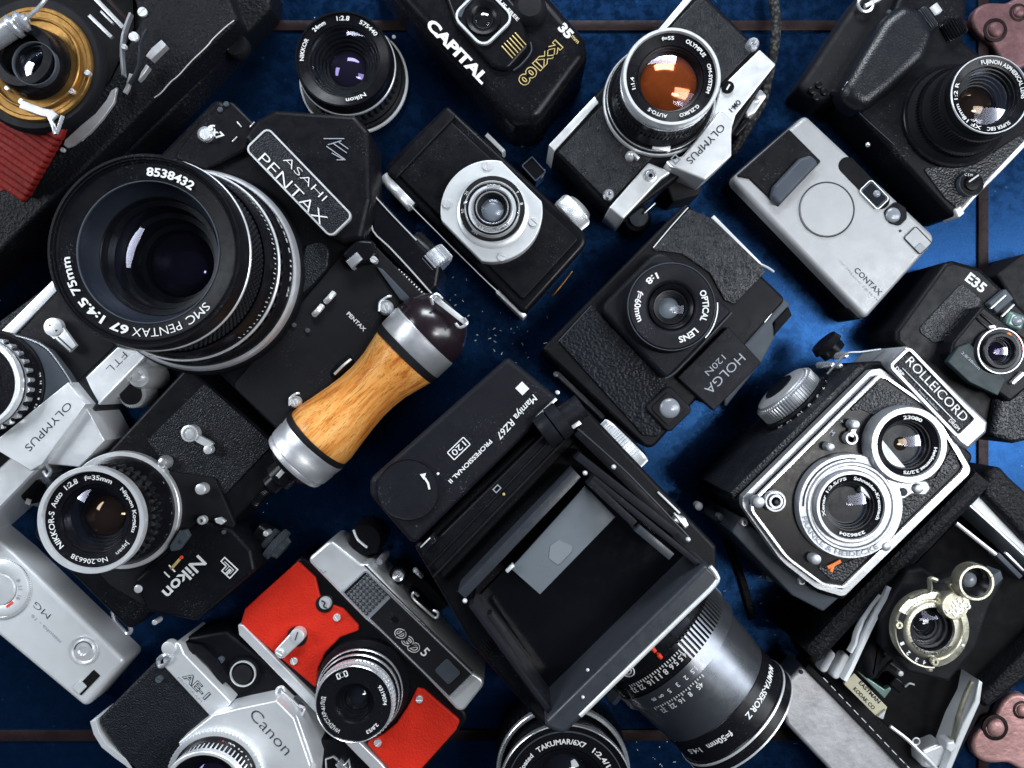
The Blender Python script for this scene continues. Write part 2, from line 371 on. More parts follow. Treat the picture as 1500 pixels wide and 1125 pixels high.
def cord():
    m = mat('braided_cord', (.05, .052, .05), .7); t = m.node_tree; b = t.nodes['Principled BSDF']; N = t.nodes.new; L = t.links.new
    tc = N('ShaderNodeTexCoord'); v = N('ShaderNodeTexVoronoi'); v.inputs['Scale'].default_value = 420; L(tc.outputs['Object'], v.inputs['Vector'])
    r = N('ShaderNodeValToRGB'); r.color_ramp.elements[0].color = (.10, .10, .09, 1); r.color_ramp.elements[1].color = (.012, .012, .014, 1); r.color_ramp.elements[1].position = .62; L(v.outputs['Distance'], r.inputs[0]); L(r.outputs[0], b.inputs['Base Color'])
    return m
CORD = cord()
def blue():
    m = mat('blue_lacquer', (.018, .075, .30), .27, .85, dust=.0, fine=.03); t = m.node_tree; b = t.nodes['Principled BSDF']; N = t.nodes.new; L = t.links.new
    tc = N('ShaderNodeTexCoord'); n = N('ShaderNodeTexNoise'); n.inputs['Scale'].default_value = 5; n.inputs['Detail'].default_value = 5; n.inputs['Roughness'].default_value = .6; L(tc.outputs['Object'], n.inputs['Vector'])
    r = N('ShaderNodeValToRGB'); e = r.color_ramp.elements; e[0].position = .2; e[0].color = (.0075, .030, .088, 1); e[1].position = .85; e[1].color = (.0065, .035, .108, 1); L(n.outputs['Fac'], r.inputs[0])
    s = N('ShaderNodeTexNoise'); s.inputs['Scale'].default_value = 260; s.inputs['Detail'].default_value = 4; L(tc.outputs['Object'], s.inputs['Vector'])
    q = N('ShaderNodeMapRange'); q.inputs['From Min'].default_value = .71; q.inputs['From Max'].default_value = .75; q.inputs['To Max'].default_value = .5; L(s.outputs['Fac'], q.inputs[0])
    mx = N('ShaderNodeMix'); mx.data_type = 'RGBA'; L(q.outputs[0], mx.inputs[0]); L(r.outputs[0], mx.inputs[6]); mx.inputs[7].default_value = (.10, .16, .26, 1); L(mx.outputs[2], b.inputs['Base Color'])
    return m
BLUE = blue()
TRIM = mat('worn_brown_trim', (.020, .012, .013), .42, .2, cvar=.35, fine=.05, bump=('noise', 200, .3))
BRW = mat('dark_copper_fitting', (.15, .08, .085), .5, .5, cvar=.4, bump=('noise', 260, .5))
PINK = mat('rusty_copper_fitting', (.44, .25, .24), .5, .5, cvar=.3, bump=('noise', 260, .5))
# ---------------------------------------------------------------- shared builders
def optics(parent, cx, cy, zc, zr, r, depth=14, inner=.62, coat=None, steps=4, bulge=2.2, bowl=None, r2=None, front=GLS):
    """recessed glass: stepped cone from radius r px at height zr down, coated inner element, clear front element"""
    coat = coat or GLP; k = sc(zr); R = r*k
    pr = []
    for i in range(steps):
        a = R*(1-(1-inner)*i/steps); b = R*(1-(1-inner)*(i+.75)/steps); pr += [(a, zr-depth*i/steps), (a*.985, zr-depth*(i+.45)/steps), (b, zr-depth*(i+.5)/steps)]
    pr.append((R*inner, zr-depth)); pr.append((0, zr-depth-.6))
    part('lens_tube', MB().lathe(cx, cy, zc, pr, 64, rmm=True), bowl or TUB, parent)
    c = W(cx, cy, zc)
    def cap(name, rr, z, h, m, pp): 
        n = 10; pf = [(rr*math.cos(math.pi/2*i/n), z+h*(1-math.cos(math.pi/2*i/n)**2)) for i in range(n)]+[(0, z+h)]
        return part(name, MB().lathe(cx, cy, zc, pf, 56, rmm=True), m, pp, smooth=80)
    cap('rear_element', R*inner*.99, zr-depth+.3, R*inner*.30, coat, parent)
    if front: cap('front_element', R*.985, zr-bulge*.8-.8, bulge, front, parent)
def lensring(cx, cy, zc, r_out, r_in, z0, z1, lip=1.0):
    k = sc(z1); l = .5/k
    return MB().lathe(cx, cy, zc, [(r_out, z0), (r_out, z1-.5), (r_out-l, z1), (r_in+l, z1), (r_in, z1-.5), (r_in, z0)], 96, close=True)
def strap_lug(cx, cy, z, r, m=None, parent=None, name='strap_lug', tilt=0):
    pts = [(cx+r*math.cos(t*math.pi/6), cy+r*math.sin(t*math.pi/6)*(1-tilt), z) for t in range(13)]
    return part(name, MB().tube(pts, r*.22*sc(z), 8, 2), m or CHR, parent)
# ================================================================ the painted top everything lies on
def grid_sheet(x0, y0, x1, y1, z, nx=2, ny=2):
    return MB().prism([(x0, y0), (x1, y0), (x1, y1), (x0, y1)], z-6, z)
solo('table_top', grid_sheet(-1200, -1200, 2700, 2325, 0), BLUE, kind='structure', smooth=0)
def trim(x0, y0, x1, y1, w, h=1.6):
    b = MB(); b.bar(x0, y0, x1, y1, w, .2, h, bev=.5); return b
solo('table_trim', trim(-900, 37, 1425, 37, 15), TRIM, kind='structure')
solo('table_trim', trim(-900, 1079, 1425, 1077, 16), TRIM, kind='structure')
solo('table_trim', trim(1441, -900, 1441, 2000, 15, 1.9), TRIM, kind='structure')
# corner fittings of the trunk-like top
def fitting(label, lobes, cx, cy, sx, sy, rot, m):
    t = thing('corner_fitting', label, 'metal fitting', cx, cy, 'copper coloured corner fittings of the blue top')
    b = MB(); q = []
    for i in range(72):
        a = 2*math.pi*i/72; r = 1+.24*math.cos(3*a+rot); q.append((cx+sx*r*math.cos(a), cy+sy*r*math.sin(a)))
    b.prism(q, 1.0, 7, bev=2.6, seg=5); part('plate', b, m)
    for x, y, r in lobes:
        part('rivet', MB().dome(x, y, 6.6, r, 2.8), m)
        part('washer', MB().lathe(x, y, 7.2, [(r*1.5, 6.2), (r*1.45, 7.3), (r*1.1, 7.5), (r*1.0, 6.8)]), TRIM)
fitting('brownish pink metal corner fitting at the top right edge, past the big black digital camera', [(1458, 44, 12), (1492, 18, 9)], 1482, 40, 48, 50, 2.2, BRW)
fitting('pale copper pink corner fitting with a round rivet in the bottom right corner', [(1458, 1066, 13), (1497, 1040, 9)], 1484, 1080, 50, 52, 4.1, PINK)
# scattered flecks
b = MB()
def fleck(x, y, s):
    a = random.uniform(0, 180); L = s*random.uniform(1, 5); b.bar(x, y, x+L*math.cos(a), y+L*math.sin(a), s*.8, .1, .45, bev=.1)
for i in range(38): fleck(random.gauss(735, 46), random.gauss(482, 34), random.uniform(.4, 1.7))
for i in range(16): fleck(random.gauss(665, 12), random.gauss(445, 30), random.uniform(.6, 1.3))
for i in range(22): fleck(random.gauss(1095, 30), random.gauss(850, 44), random.uniform(.4, 1.6))
for i in range(26): fleck(random.gauss(980, 70), random.gauss(1098, 14), random.uniform(.6, 1.5))
for i in range(46): fleck(random.uniform(0, 1500), random.uniform(0, 1125), random.uniform(.5, 1.0))
o = solo('paint_flecks', b, WHT, 'tiny pale flecks and scratches scattered on the blue painted top', 'flecks', 'stuff', smooth=0)
# ================================================================ old folding camera, top left
def folding_brass():
    t = thing('folding_camera', 'antique folding camera with brass rimmed lens and dark red bellows, top left corner', 'camera', 120, 130)
    body = part('body', MB().prism([(-120, -140), (300, -140), (400, -20), (396, 12), (240, 176), (-120, 500)], 0, 22, r=8, bev=3), OLD)
    part('door_flap', MB().prism([(-110, -130), (282, -130), (348, 26), (338, 40), (226, 146), (-110, 478), (-110, 330), (20, 268), (160, 118), (205, 30), (180, -60)], 22, 42, r=3, bev=2.2), OLD)
    part('bed', MB().prism([(-110, -130), (190, -130), (196, 40), (160, 120), (20, 270), (-110, 340)], 21, 24), PIT)
    e = MB(); e.tube([(343, 30, 42.5), (330, 40, 42.5), (312, 57, 42.5), (303, 68, 42.4), (280, 90, 42.4), (262, 110, 42.4), (250, 120, 42.4), (236, 136, 42.2), (226, 143, 42.0)], .38, 8)
    part('leather_edge_glint', e, SIL)  # thin silver line stands in for the highlight on the leather edge
    part('release_knob', MB().lathe(345, 66, 26, [(18, 20), (18, 25), (15, 27), (9, 26.5), (0, 26.3)]), BLM)
    part('trim_ring', MB().tube([(345+12*math.cos(q/3), 66+14*math.sin(q/3), 26.6) for q in range(8, 15)], .25, 6), SIL)
    bel = None
    for i in range(17):
        z1 = 86-3.8*i; x = 86-4.6*i; y = 208+8.2*i
        m = MB().prism([(-150, 20), (60, 60), (x+9, y-26), (x, y), (x-50, y-34), (-150, y-136)], z1-3.7, z1, r=7, bev=1.8, seg=4)
        if bel is None: bel = MB()
        o_ = len(bel.v); bel.v += m.v; bel.f += [tuple(o_+k for k in f) for f in m.f]
    part('bellows', bel, REB)
    std = part('lens_standard', MB().lathe(50, 93, 90, [(98, 84), (98, 88), (95, 90), (40, 90), (0, 90)], 80), BLM)
    part('brass_plate', MB().lathe(50, 93, 92, [(84, 89), (84, 91.3), (82.5, 92), (78, 92), (77.4, 91.5), (76.6, 92), (56, 92), (50, 91.4)], 80), BRS, std)
    part('brass_ring', lensring(50, 93, 93, 68, 64, 90, 94), BRS, std)
    l = part('lens', MB().lathe(50, 93, 93, [(53, 90), (52, 94), (50, 98), (48, 103), (46, 105), (33, 105), (31, 103)], 80), BLG)
    part('bezel', lensring(50, 93, 105, 32.6, 30.6, 102, 105.4), GRY, l)
    optics(l, 50, 93, 105, 103.5, 30, 9, .55, GLD)
    for x, y in ((127, 106), (104, 133), (30, 148), (10, 128)): part('screw', MB().screw(x, y, 91, 94, 4), SIL)
    part('shutter_lever', MB().band([(30, 152), (46, 158), (62, 164), (74, 166), (80, 172)], 12, 94, 95.6), WRN)
    part('lever_tip', MB().tube([(70, 168, 95), (78, 184, 96), (82, 196, 95), (92, 170, 94)], 1.1, 8), CHR)
    p0 = W(-20, 66, 108); p1 = W(40, 26, 108)
    part('air_cylinder', MB().axis(p0, p1, [(0, 5.5), (.62, 5.5), (.64, 6.4), (.72, 6.4), (.74, 4.6), (.80, 4.6), (.82, 5.6), (.9, 5.6), (.95, 3), (1, 2.6)]), CHR)
    part('strut_rod', MB().tube([(40, 26, 108), (58, 10, 107), (72, -8, 104)], 1.1, 8), CHR)
    s = part('side_strut', MB().band([(190, 18), (184, 34), (179, 50), (177, 66), (177, 82), (178, 96), (179, 110)], 3.4, 52, 56), RCH)
    part('side_strut', MB().band([(214, 42), (208, 52), (204, 64), (203, 78), (202, 92), (197, 106), (188, 122)], 2.6, 52, 55), HGR)
    part('strut_blade', MB().prism([(236, 58), (243, 66), (221, 88), (213, 82), (222, 70)], 50, 55, bev=.4), WRN)
    part('strut_blade', MB().prism([(214, 94), (218, 98), (208, 112), (202, 118), (206, 106)], 50, 54, bev=.4), WRN)
    part('bed_brace', MB().prism([(171, 128), (167, 150), (150, 174), (132, 194), (108, 212), (98, 216), (93, 212), (95, 205), (118, 184), (140, 166), (156, 146), (163, 132)], 50, 52, bev=.3), WRN)
    part('bed_brace', MB().band([(192, 108), (186, 128), (182, 136)], 6, 48, 50), WRN)
    part('bed_wire', MB().tube([(150, 174, 50), (134, 192, 50), (120, 206, 49)], .6, 6), SIL)
    part('screw', MB().screw(91, 219, 46, 48, 3.4), SIL); part('screw', MB().screw(195, 53, 56, 58, 7, 60), SIL); part('screw', MB().screw(181, 68, 55, 57, 4), SIL)
    part('rail', MB().bar(134, -8, 180, 40, 6, 44, 46), WRN); part('rail', MB().bar(150, -10, 186, 28, 5, 42, 44), TRIM)
    part('rail', MB().bar(130, 22, 163, 54, 5, 44, 46), WRN); part('screw', MB().screw(208, 17, 42, 43.5, 7, -40), SIL)
    part('rail', MB().bar(147, 16, 165, 34, 3, 45, 47), WRN)
folding_brass()
# ================================================================ loose wide lens on the table
def loose_lens():
    t = thing('camera_lens', 'small loose black lens with a silver base ring standing alone at the top', 'lens', 522, 125)
    b = part('barrel', MB().lathe(502, 86, 42, [(60, 0), (66, 2), (66, 5), (74, 6), (74, 8)], 96), BLK)
    part('base_ring', lensring(502, 86, 42, 79.5, 75.5, 6.5, 9), SIB, b); part('barrel_ring', MB().lathe(502, 86, 42, [(77, 8), (76, 12), (70, 13)], 96), BLK, b)
    part('aperture_ring', MB().gear(502, 86, 42, 77.5, 0.5, 5, 70, 3), BLK, b)
    part('barrel_ring', MB().lathe(502, 86, 42, [(73, 11), (73, 15), (66, 16)], 96), BLK, b)
    part('focus_ring', MB().gear(502, 86, 42, 71, 15, 29, 44, 2.6), RUB, b)
    part('barrel_ring', MB().lathe(502, 86, 42, [(68, 28), (71, 31), (71, 34), (69, 36)], 96), BLK, b)
    part('chrome_line', lensring(502, 86, 42, 72, 69, 29, 31), SIL, b)
    part('front_ring', MB().lathe(502, 86, 42, [(69.5, 35), (70.5, 41), (69.8, 42), (67.5, 42), (66.5, 40.6), (53, 38.8)], 96), BLG, b)
    optics(b, 502, 86, 42, 39, 54, 13, .50, GLP, 6, 3)
    arct([('24mm', 60.5, -46, -26, 6.4), ('1:2.8', 60.5, -9, 9, 6.6), ('575440', 60.5, 24, 54, 6), ('NIKKOR', 60.5, -92, -60, 6), ('Nikon', 60.5, 147, 176, 6)], 502, 86, 42, 41.2, WHT, b)
    part('index_dot', MB().dome(577, 54, 15, 3, 1), WHT, b)
loose_lens()
# ================================================================ medium format SLR with wooden grip
def big_slr():
    t = thing('camera', 'large black medium format reflex camera with a huge lens and an orange wooden hand grip', 'camera', 380, 400)
    body = part('body', MB().prism([(318, 140), (640, 450), (428, 655), (115, 345)], 0, 60, r=14, bev=3), BLK)
    part('end_cover', MB().prism([(500, 372), (546, 356), (628, 440), (424, 645), (340, 565)], 60, 61.2, r=10, bev=.8), BLM)
    part('corner_cover', MB().prism([(296, 172), (338, 146), (374, 182), (360, 220), (300, 250), (252, 232)], 60, 64, r=9, bev=1.6), BLK)
    text('6x7', 316, 193, 64.2, 46, 11, WHT, w=26, bold=.03)
    part('screw', MB().lathe(300, 196, 67, [(11, 64), (11, 67), (8, 68), (0, 67.4)], 24), CHR); part('screw', MB().screw(300, 196, 66, 68.6, 8, 75), SIL)
    for x, y, a in ((347, 178, 50), (340, 207, -45), (366, 186, -50)): part('index_line', MB().bar(x, y, x+10*math.cos(math.radians(a)), y+10*math.sin(math.radians(a)), 1.8, 64, 64.8), SIL)
    for x, y in ((322, 160), (331, 152)): part('screw', MB().disc(x, y, 63, 4, 65), GRY)
    # prism finder
    pr = part('finder_prism', MB().prism([(356, 200), (376, 174), (402, 160), (520, 168), (541, 192), (543, 292), (530, 350), (500, 356), (470, 338)], 30, 72, r=8, bev=3, seg=4), BLK)
    plate = part('name_plate', MB().prism(rect(438, 267, 180, 45, 46), 72, 74.4, r=9, bev=.8), LEF, pr)
    part('plate_rim', MB().frame(rect(438, 267, 182, 47, 46), 2.6, 72, 75, r=10), SIL, pr)
    text('PENTAX', 429, 277, 75, 46, 17, WHT, w=134, bold=-.012, parent=pr); text('ASAHI', 447, 261, 75, 46, 11, WHT, w=84, bold=-.018, parent=pr)
    for a, b_, c, d in ((474, 203, 504, 203), (480, 212, 500, 206), (478, 214, 506, 234), (488, 210, 508, 224), (496, 208, 510, 218), (486, 224, 504, 234), (493, 234, 506, 234)):
        part('emblem', MB().bar(a, b_, c, d, 1.3, 72.1, 72.7, bev=.1), GIN, pr)
    part('corner_cover', MB().prism([(440, 400), (446, 360), (470, 352), (482, 366), (480, 392), (455, 420), (430, 440)], 60, 64, r=12, bev=1.2), LEF)
    # top plate, behind the prism
    tp = part('top_plate', MB().prism([(541, 278), (565, 300), (645, 388), (640, 420), (628, 432), (560, 366), (545, 340)], 0, 52, r=6, bev=2), BLG)
    part('plate_edge', MB().tube([(542, 280, 53), (544, 310, 53), (546, 338, 53), (570, 362, 53), (600, 394, 53), (632, 430, 52)], .6, 6, 3), SIL, tp)
    part('plate_edge', MB().tube([(543, 281, 52.6), (575, 316, 52.6), (610, 352, 52)], .5, 6, 3), SIL, tp)
    part('shutter_dial', MB().axis(W(602, 352, 42), W(642, 392, 42), [(0, 7), (.08, 8.5), (.6, 8.5), (.62, 7), (.7, 7)], 48), BLG, tp)
    part('dial_knurl', MB().axis(W(628, 374, 42), W(646, 394, 42), [(0, 10), (.05, 11), (.9, 11), (1, 9)], teeth=30, depth=.9), CHR, tp)
    part('advance_lever', MB().band([(574, 396), (592, 410), (606, 424), (620, 438)], 17, 52, 58), BLG)
    for i in range(12): part('lever_rib', MB().bar(577+i*3.9, 405+i*3.2, 585+i*3.7, 394+i*3.6, 2.0, 57.5, 59.4), SIL)
    part('lever_blade', MB().prism([(551, 390), (560, 394), (600, 436), (594, 444), (585, 438)], 60, 64, bev=.6), GRY)
    part('prism_latch', MB().prism([(500, 372), (522, 350), (546, 352), (552, 372), (545, 384), (528, 386), (516, 392)], 60, 70, r=6, bev=2), BLG)
    part('latch_tab', MB().bar(510, 388, 527, 374, 14, 62, 71, 1), CHR); part('screw', MB().screw(547, 380, 66, 72, 5), SIL)
    for x, y in ((483, 436), (466, 455)): part('lens_lock', MB().tube([(x-6, y+6, 63), (x, y, 65), (x+6, y-7, 63)], 1.8, 8), SIL)
    for x, y in ((430, 476), (450, 484)): part('screw', MB().disc(x, y, 61, 3.4, 63), GRY)
    for x, y, s in ((564, 450, 1), (431, 589, .8)):
        lug = part('strap_lug', MB().lathe(x, y, 66, [(11*s, 61), (11*s, 64), (8*s, 66), (5*s, 66), (5*s, 64), (0, 64)], 32), SIL)
        part('lug_hook', MB().tube([(x-9*s, y+6*s, 66), (x-8*s, y-6*s, 67), (x-2, y-12*s, 67), (x+5*s, y-16*s, 67), (x+9*s, y-16*s, 66)], .7, 8), SIL, lug)
        part('screw', MB().screw(x, y, 64, 66.6, 5.4*s, 70), SIL, lug)
    text('PENTAX', 522, 471, 61.6, 45, 5.6, WHT, w=36, bold=.02)
    bw = MB(); bw.tube([(488, 550, 62), (500, 536, 63), (516, 523, 62)], 2.4, 8, flat=.5); part('release_slot', bw, BLG)
    part('release_slot', MB().tube([(490, 548, 64), (502, 536, 65), (514, 526, 64)], .8, 8), SIL)
    # ---- lens
    cx, cy, zc = 211, 367, 138
    l = part('lens', MB().lathe(cx, cy, zc, [(150, 60), (150, 66), (146, 68), (138, 70), (136, 78), (131, 90), (128, 92), (133, 118), (138, 124)], 120), BLK)
    part('mount_ring', MB().lathe(cx, cy, zc, [(147, 66), (147, 71), (144.5, 72.5), (138, 73)], 120), STL, l)
    part('scale_ring', MB().lathe(cx, cy, zc, [(142, 72), (141, 84), (139, 85)], 120), BLG, l)
    part('aperture_ring', MB().gear(cx, cy, zc, 142, 84, 90, 54, 4), BLK, l)
    part('chrome_line', lensring(cx, cy, zc, 141.5, 138, 90, 91.5), SIL, l)
    # numbers on the scale ring face (stand on the sloping barrel)
    part('scale_ring', MB().lathe(cx, cy, zc, [(139, 91), (136, 103), (134, 104)], 120), BLG, l)
    sm = MB()
    nums = [('4.5', 62), ('5.6', 71), ('8', 79), ('11', 87), ('16', 95), ('22', 104)]
    for s_, a0 in nums:
        v, f, w_, ch = glyphs(s_, .03)
        c = W(cx, cy, zc); P = []; 
        for x, y in v:
            z = 78-(y)*5; R = 142.6*sc(78); q = math.radians(a0)+(x-w_/2)*6.2/R
            P.append((c.x+R*math.sin(q), c.y+R*math.cos(q), z))
        b0 = len(sm.v); sm.v += P; sm.f += [tuple(b0+i for i in k) for k in f]
    for i in range(34):
        q = math.radians(42+i*3.0); R = 139.4*sc(97); c = W(cx, cy, zc); h = 2.4 if i % 3 else 4.5
        b0 = len(sm.v)
        for dq, z in ((-.006, 94), (.006, 94), (.006, 94+h), (-.006, 94+h)): sm.v.append((c.x+(R+.25)*math.sin(q+dq), c.y+(R+.25)*math.cos(q+dq), z))
        sm.f.append((b0, b0+1, b0+2, b0+3))
    part('scale_numbers', sm, WHT, l, smooth=0)
    part('grip_core', MB().lathe(cx, cy, zc, [(130, 103), (131, 128)], 120), RUB, l)
    g = MB(); c = W(cx, cy, zc)
    for row in range(7):
        z = 105+row*3.0; n = 110
        for i in range(n):
            q = 2*math.pi*(i+.5*(row % 2))/n; R = 134.2*sc(116)
            cxp, cyp = c.x+R*math.cos(q), c.y+R*math.sin(q); tx, ty = -math.sin(q)*1.35, math.cos(q)*1.35; nx, ny = math.cos(q)*.9, math.sin(q)*.9
            b0 = len(g.v); g.v += [(cxp-tx, cyp-ty, z), (cxp, cyp, z-1.35), (cxp+tx, cyp+ty, z), (cxp, cyp, z+1.35), (cxp+nx, cyp+ny, z)]
            g.f += [(b0, b0+1, b0+4), (b0+1, b0+2, b0+4), (b0+2, b0+3, b0+4), (b0+3, b0, b0+4)]
    part('rubber_grip', g, RUB, l, smooth=0)
    part('front_ring', MB().lathe(cx, cy, zc, [(136, 126), (141.5, 128), (142.5, 137), (141.5, 138), (138, 138), (137, 137), (134.5, 137.2), (133, 136), (131, 136.4), (129, 135.4), (104, 133.5)], 140), BLK, l)
    part('chrome_line', lensring(cx, cy, zc, 142.6, 140.2, 126.5, 128), SIL, l)
    part('inner_rim', lensring(cx, cy, zc, 105, 103.4, 132.6, 134), GRY, l)
    part('lens_bowl', MB().lathe(cx, cy, zc, [(104, 133.4), (100, 126), (88, 121), (86, 120)], 120), BWL, l)
    part('inner_rim', lensring(cx, cy, zc, 88, 86, 119, 121), BLG, l)
    optics(l, cx, cy, zc, 120.4, 86, 30, .58, GLP, 3, 5)
    arct([('8538432', 117, 0, 36, 12, .03), ('75mm', 119, 238.5, 266, 12.5, .02), ('1:4.5', 119, 212, 234, 12.5, .03), ('67', 119, 193, 206, 12.5, .03), ('PENTAX', 119, 155, 190, 13, -.01), ('SMC', 119, 131, 150, 12.5, .0)], cx, cy, zc, 135.4, WHT, l)
    # ---- wooden grip, axis parallel to the table
    zg = 62
    def P(x, y): return W(x, y, zg)
    g = part('hand_grip', MB().axis(P(464, 645), P(597, 518), [(0, 20), (.0, 21.4), (.03, 22.3), (.10, 22.2), (.22, 20.6), (.38, 18.6), (.5, 17.6), (.62, 17.4), (.75, 18.4), (.88, 20.8), (.97, 22.5), (1, 22.6)], 72), WOOD)
    part('grip_washer', MB().axis(P(461, 648), P(468, 641), [(0, 22.6), (.3, 23.3), (1, 23.2)], 72), BLM, g)
    part('grip_collar', MB().axis(P(430, 678), P(463, 647), [(0, 19), (.02, 20.6), (.1, 21.2), (.2, 20.8), (.24, 21.8), (.6, 22.4), (.64, 22.0), (.9, 22.8), (1, 22.8)], 72), STL, g)
    part('grip_washer', MB().axis(P(592, 522), P(602, 512), [(0, 22.8), (1, 23.4)], 72), BLM, g)
    part('grip_collar', MB().axis(P(600, 514), P(624, 490), [(0, 23.2), (.04, 23.6), (.9, 24), (.94, 23.2), (1, 23.4)], 72), STL, g)
    part('grip_cap', MB().axis(P(623, 491), P(664, 452), [(0, 23.4), (.08, 23.7), (.25, 23.5), (.45, 22.4), (.62, 20), (.8, 17), (.92, 14.5), (1, 11)], 72), mat('dark_plum_gloss', (.014, .008, .012), .22, spec=.6, rvar=.05), g)
    sh = part('accessory_shoe', MB().bar(636, 436, 684, 474, 8, 84, 86, .4), SIL, g)
    part('shoe_rail', MB().tube([(634, 446, 86), (632, 436, 88), (640, 431, 88), (648, 438, 88)], .9, 8), CHR, g); part('shoe_rail', MB().tube([(668, 474, 86), (674, 480, 88), (684, 474, 88), (680, 466, 88)], .9, 8), CHR, g)
    part('grip_bolt', MB().axis(P(396, 712), P(432, 678), [(0, 6), (.3, 6), (.32, 9), (.75, 9), (.78, 14), (1, 16)], 32), BLG, g)
    part('bolt_key', MB().bar(406, 699, 418, 686, 7, 66, 71), SIL, g)
big_slr()
# ================================================================ silver SLR at the left edge
def silver_slr_left():
    t = thing('camera', 'silver and black reflex camera lying at the left edge under the huge lens', 'camera', 60, 560)
    part('body', MB().prism([(80, 409), (215, 520), (140, 600), (-60, 790), (-230, 640)], 0, 38, r=4, bev=2), LEF)
    part('leather_panel', MB().prism([(84, 424), (168, 506), (112, 560), (20, 500)], 38, 38.8, bev=.3), BLM)
    part('base_plate', MB().prism([(-80, 566), (76, 411), (88, 421), (-66, 578)], 0, 39.6, bev=.6), SIL)
    tp = part('top_plate', MB().prism([(125, 553), (172, 508), (180, 510), (222, 516), (146, 593), (134, 572)], 0, 41, bev=.8), SIL)
    part('plate_step', MB().bar(212, 522, 144, 592, 3, 41, 42), SIL, tp)
    text('FTL', 171, 531, 41.2, 134, 11, DIN, w=36, bold=-.02, parent=tp)
    part('top_plate', MB().prism([(-30, 690), (10, 640), (60, 640), (64, 680), (2, 744), (-60, 800)], 0, 41, bev=.8), SIL)
    part('plate_groove', MB().bar(58, 682, -10, 752, 2, 41, 41.6), GIN)
    part('flash_socket', MB().prism([(-20, 666), (0, 655), (20, 666), (-4, 688)], 41, 41.5), PIT)
    pz = part('finder_prism', MB().prism([(99, 560), (125, 592), (62, 680), (45, 690), (-20, 650), (0, 640)], 20, 50, bev=.6), SIL)
    part('finder_roof', MB().prism([(124, 592), (153, 645), (115, 684), (61, 679), (44, 676)], 6, 44, bev=.6), SIL, pz)
    text('OLYMPUS', 71, 625, 50.2, 133.5, 11, DIN, w=92, bold=-.004, parent=pz)
    part('mount_plate', MB().prism([(-80, 500), (-20, 488), (16, 489), (45, 497), (70, 512), (95, 545), (115, 578), (104, 604), (40, 668), (-40, 660), (-110, 600)], 38, 46, r=8, bev=1.2), GRY)
    part('mount_edge', MB().tube([(16, 490, 46.4), (45, 498, 46.4), (70, 512, 46.4), (95, 545, 46.4), (114, 577, 46.4)], .5, 6), CHR)
    cx, cy, zc = -38, 562, 62
    l = part('lens', MB().lathe(cx, cy, zc, [(78, 42), (78, 46), (76, 48), (70, 49), (69, 54), (66, 56), (66, 61), (40, 61), (36, 58), (0, 57)], 110), BLG)
    part('focus_ring', MB().gear(cx, cy, zc, 79, 43, 46, 48, 3), BLK, l)
    part('focus_ring', MB().gear(cx, cy, zc, 72, 51, 56, 30, 5, hole=62), CHR, l)
    part('chrome_ring', lensring(cx, cy, zc, 67, 60, 58, 62.5), SIL, l)
    sm = MB(); c = W(cx, cy, zc)
    for s_, a0 in (('22', 80), ('16', 89), ('11', 98), ('8', 107), ('5.6', 116), ('4', 125), ('2.8', 135), ('2', 144), ('1.8', 153)):
        v, f, w_, ch = glyphs(s_, .03); R = 74.5
        b0 = len(sm.v)
        for x, y in v:
            q = math.radians(a0)+(x-w_/2)*6.5/R; rr = (R+(y-.35)*6)*sc(48); sm.v.append((c.x+rr*math.sin(q), c.y+rr*math.cos(q), 48.3))
        sm.f += [tuple(b0+i for i in k) for k in f]
    part('scale_plate', MB().lathe(cx, cy, zc, [(79, 46), (79, 47.6), (78, 48.1), (70, 48.1)], 110), BLK, l); part('scale_numbers', sm, WHT, l, smooth=0)
    optics(l, cx, cy, zc, 61.4, 59, 8, .6)
    lv = part('self_timer_lever', MB().prism([(66, 486), (88, 474), (111, 506), (101, 516)], 42, 45, bev=.5), SIL)
    part('lever_pivot', MB().disc(77, 479, 42, 13.5, 46), SIL, lv)
    for d in (-3.4, 1.2): part('lever_groove', MB().bar(83+d, 494-d*.6, 104+d, 513-d*.6, 2, 45, 45.4, bev=.1), DIN, lv)
    for x, y in ((72, 476), (82, 484)): part('pin_hole', MB().disc(x, y, 45.8, 1.5, 46.4, .1), DIN, lv)
    part('rewind_knob', MB().lathe(226, 522, 34, [(16, 6), (16, 30), (13, 34), (5, 34), (0, 33)]), SIL)
    part('advance_hub', MB().lathe(203, 552, 33, [(18, 6), (18, 28), (15, 33), (8, 33), (7, 36), (0, 36)]), SIL)
    part('shutter_dial', MB().gear(190, 578, 30, 20, 8, 26, 40, 1.6, hole=1), SIL); part('dial_cap', MB().disc(190, 578, 26, 15, 29), BLM)
    k = part('film_dial', MB().gear(47, 720, 34, 24, 6, 28, 48, 1.4, hole=1), CHR); part('dial_cap', MB().disc(47, 720, 28, 18, 31), BLG, k); part('dial_window', MB().prism(rect(41, 735, 7, 8, 20), 31, 31.6), WHT, k)
    part('strap_lug', MB().tube([(64, 690, 38), (70, 698, 40), (74, 690, 40), (70, 684, 38)], 1.2, 8), SIL)
silver_slr_left()
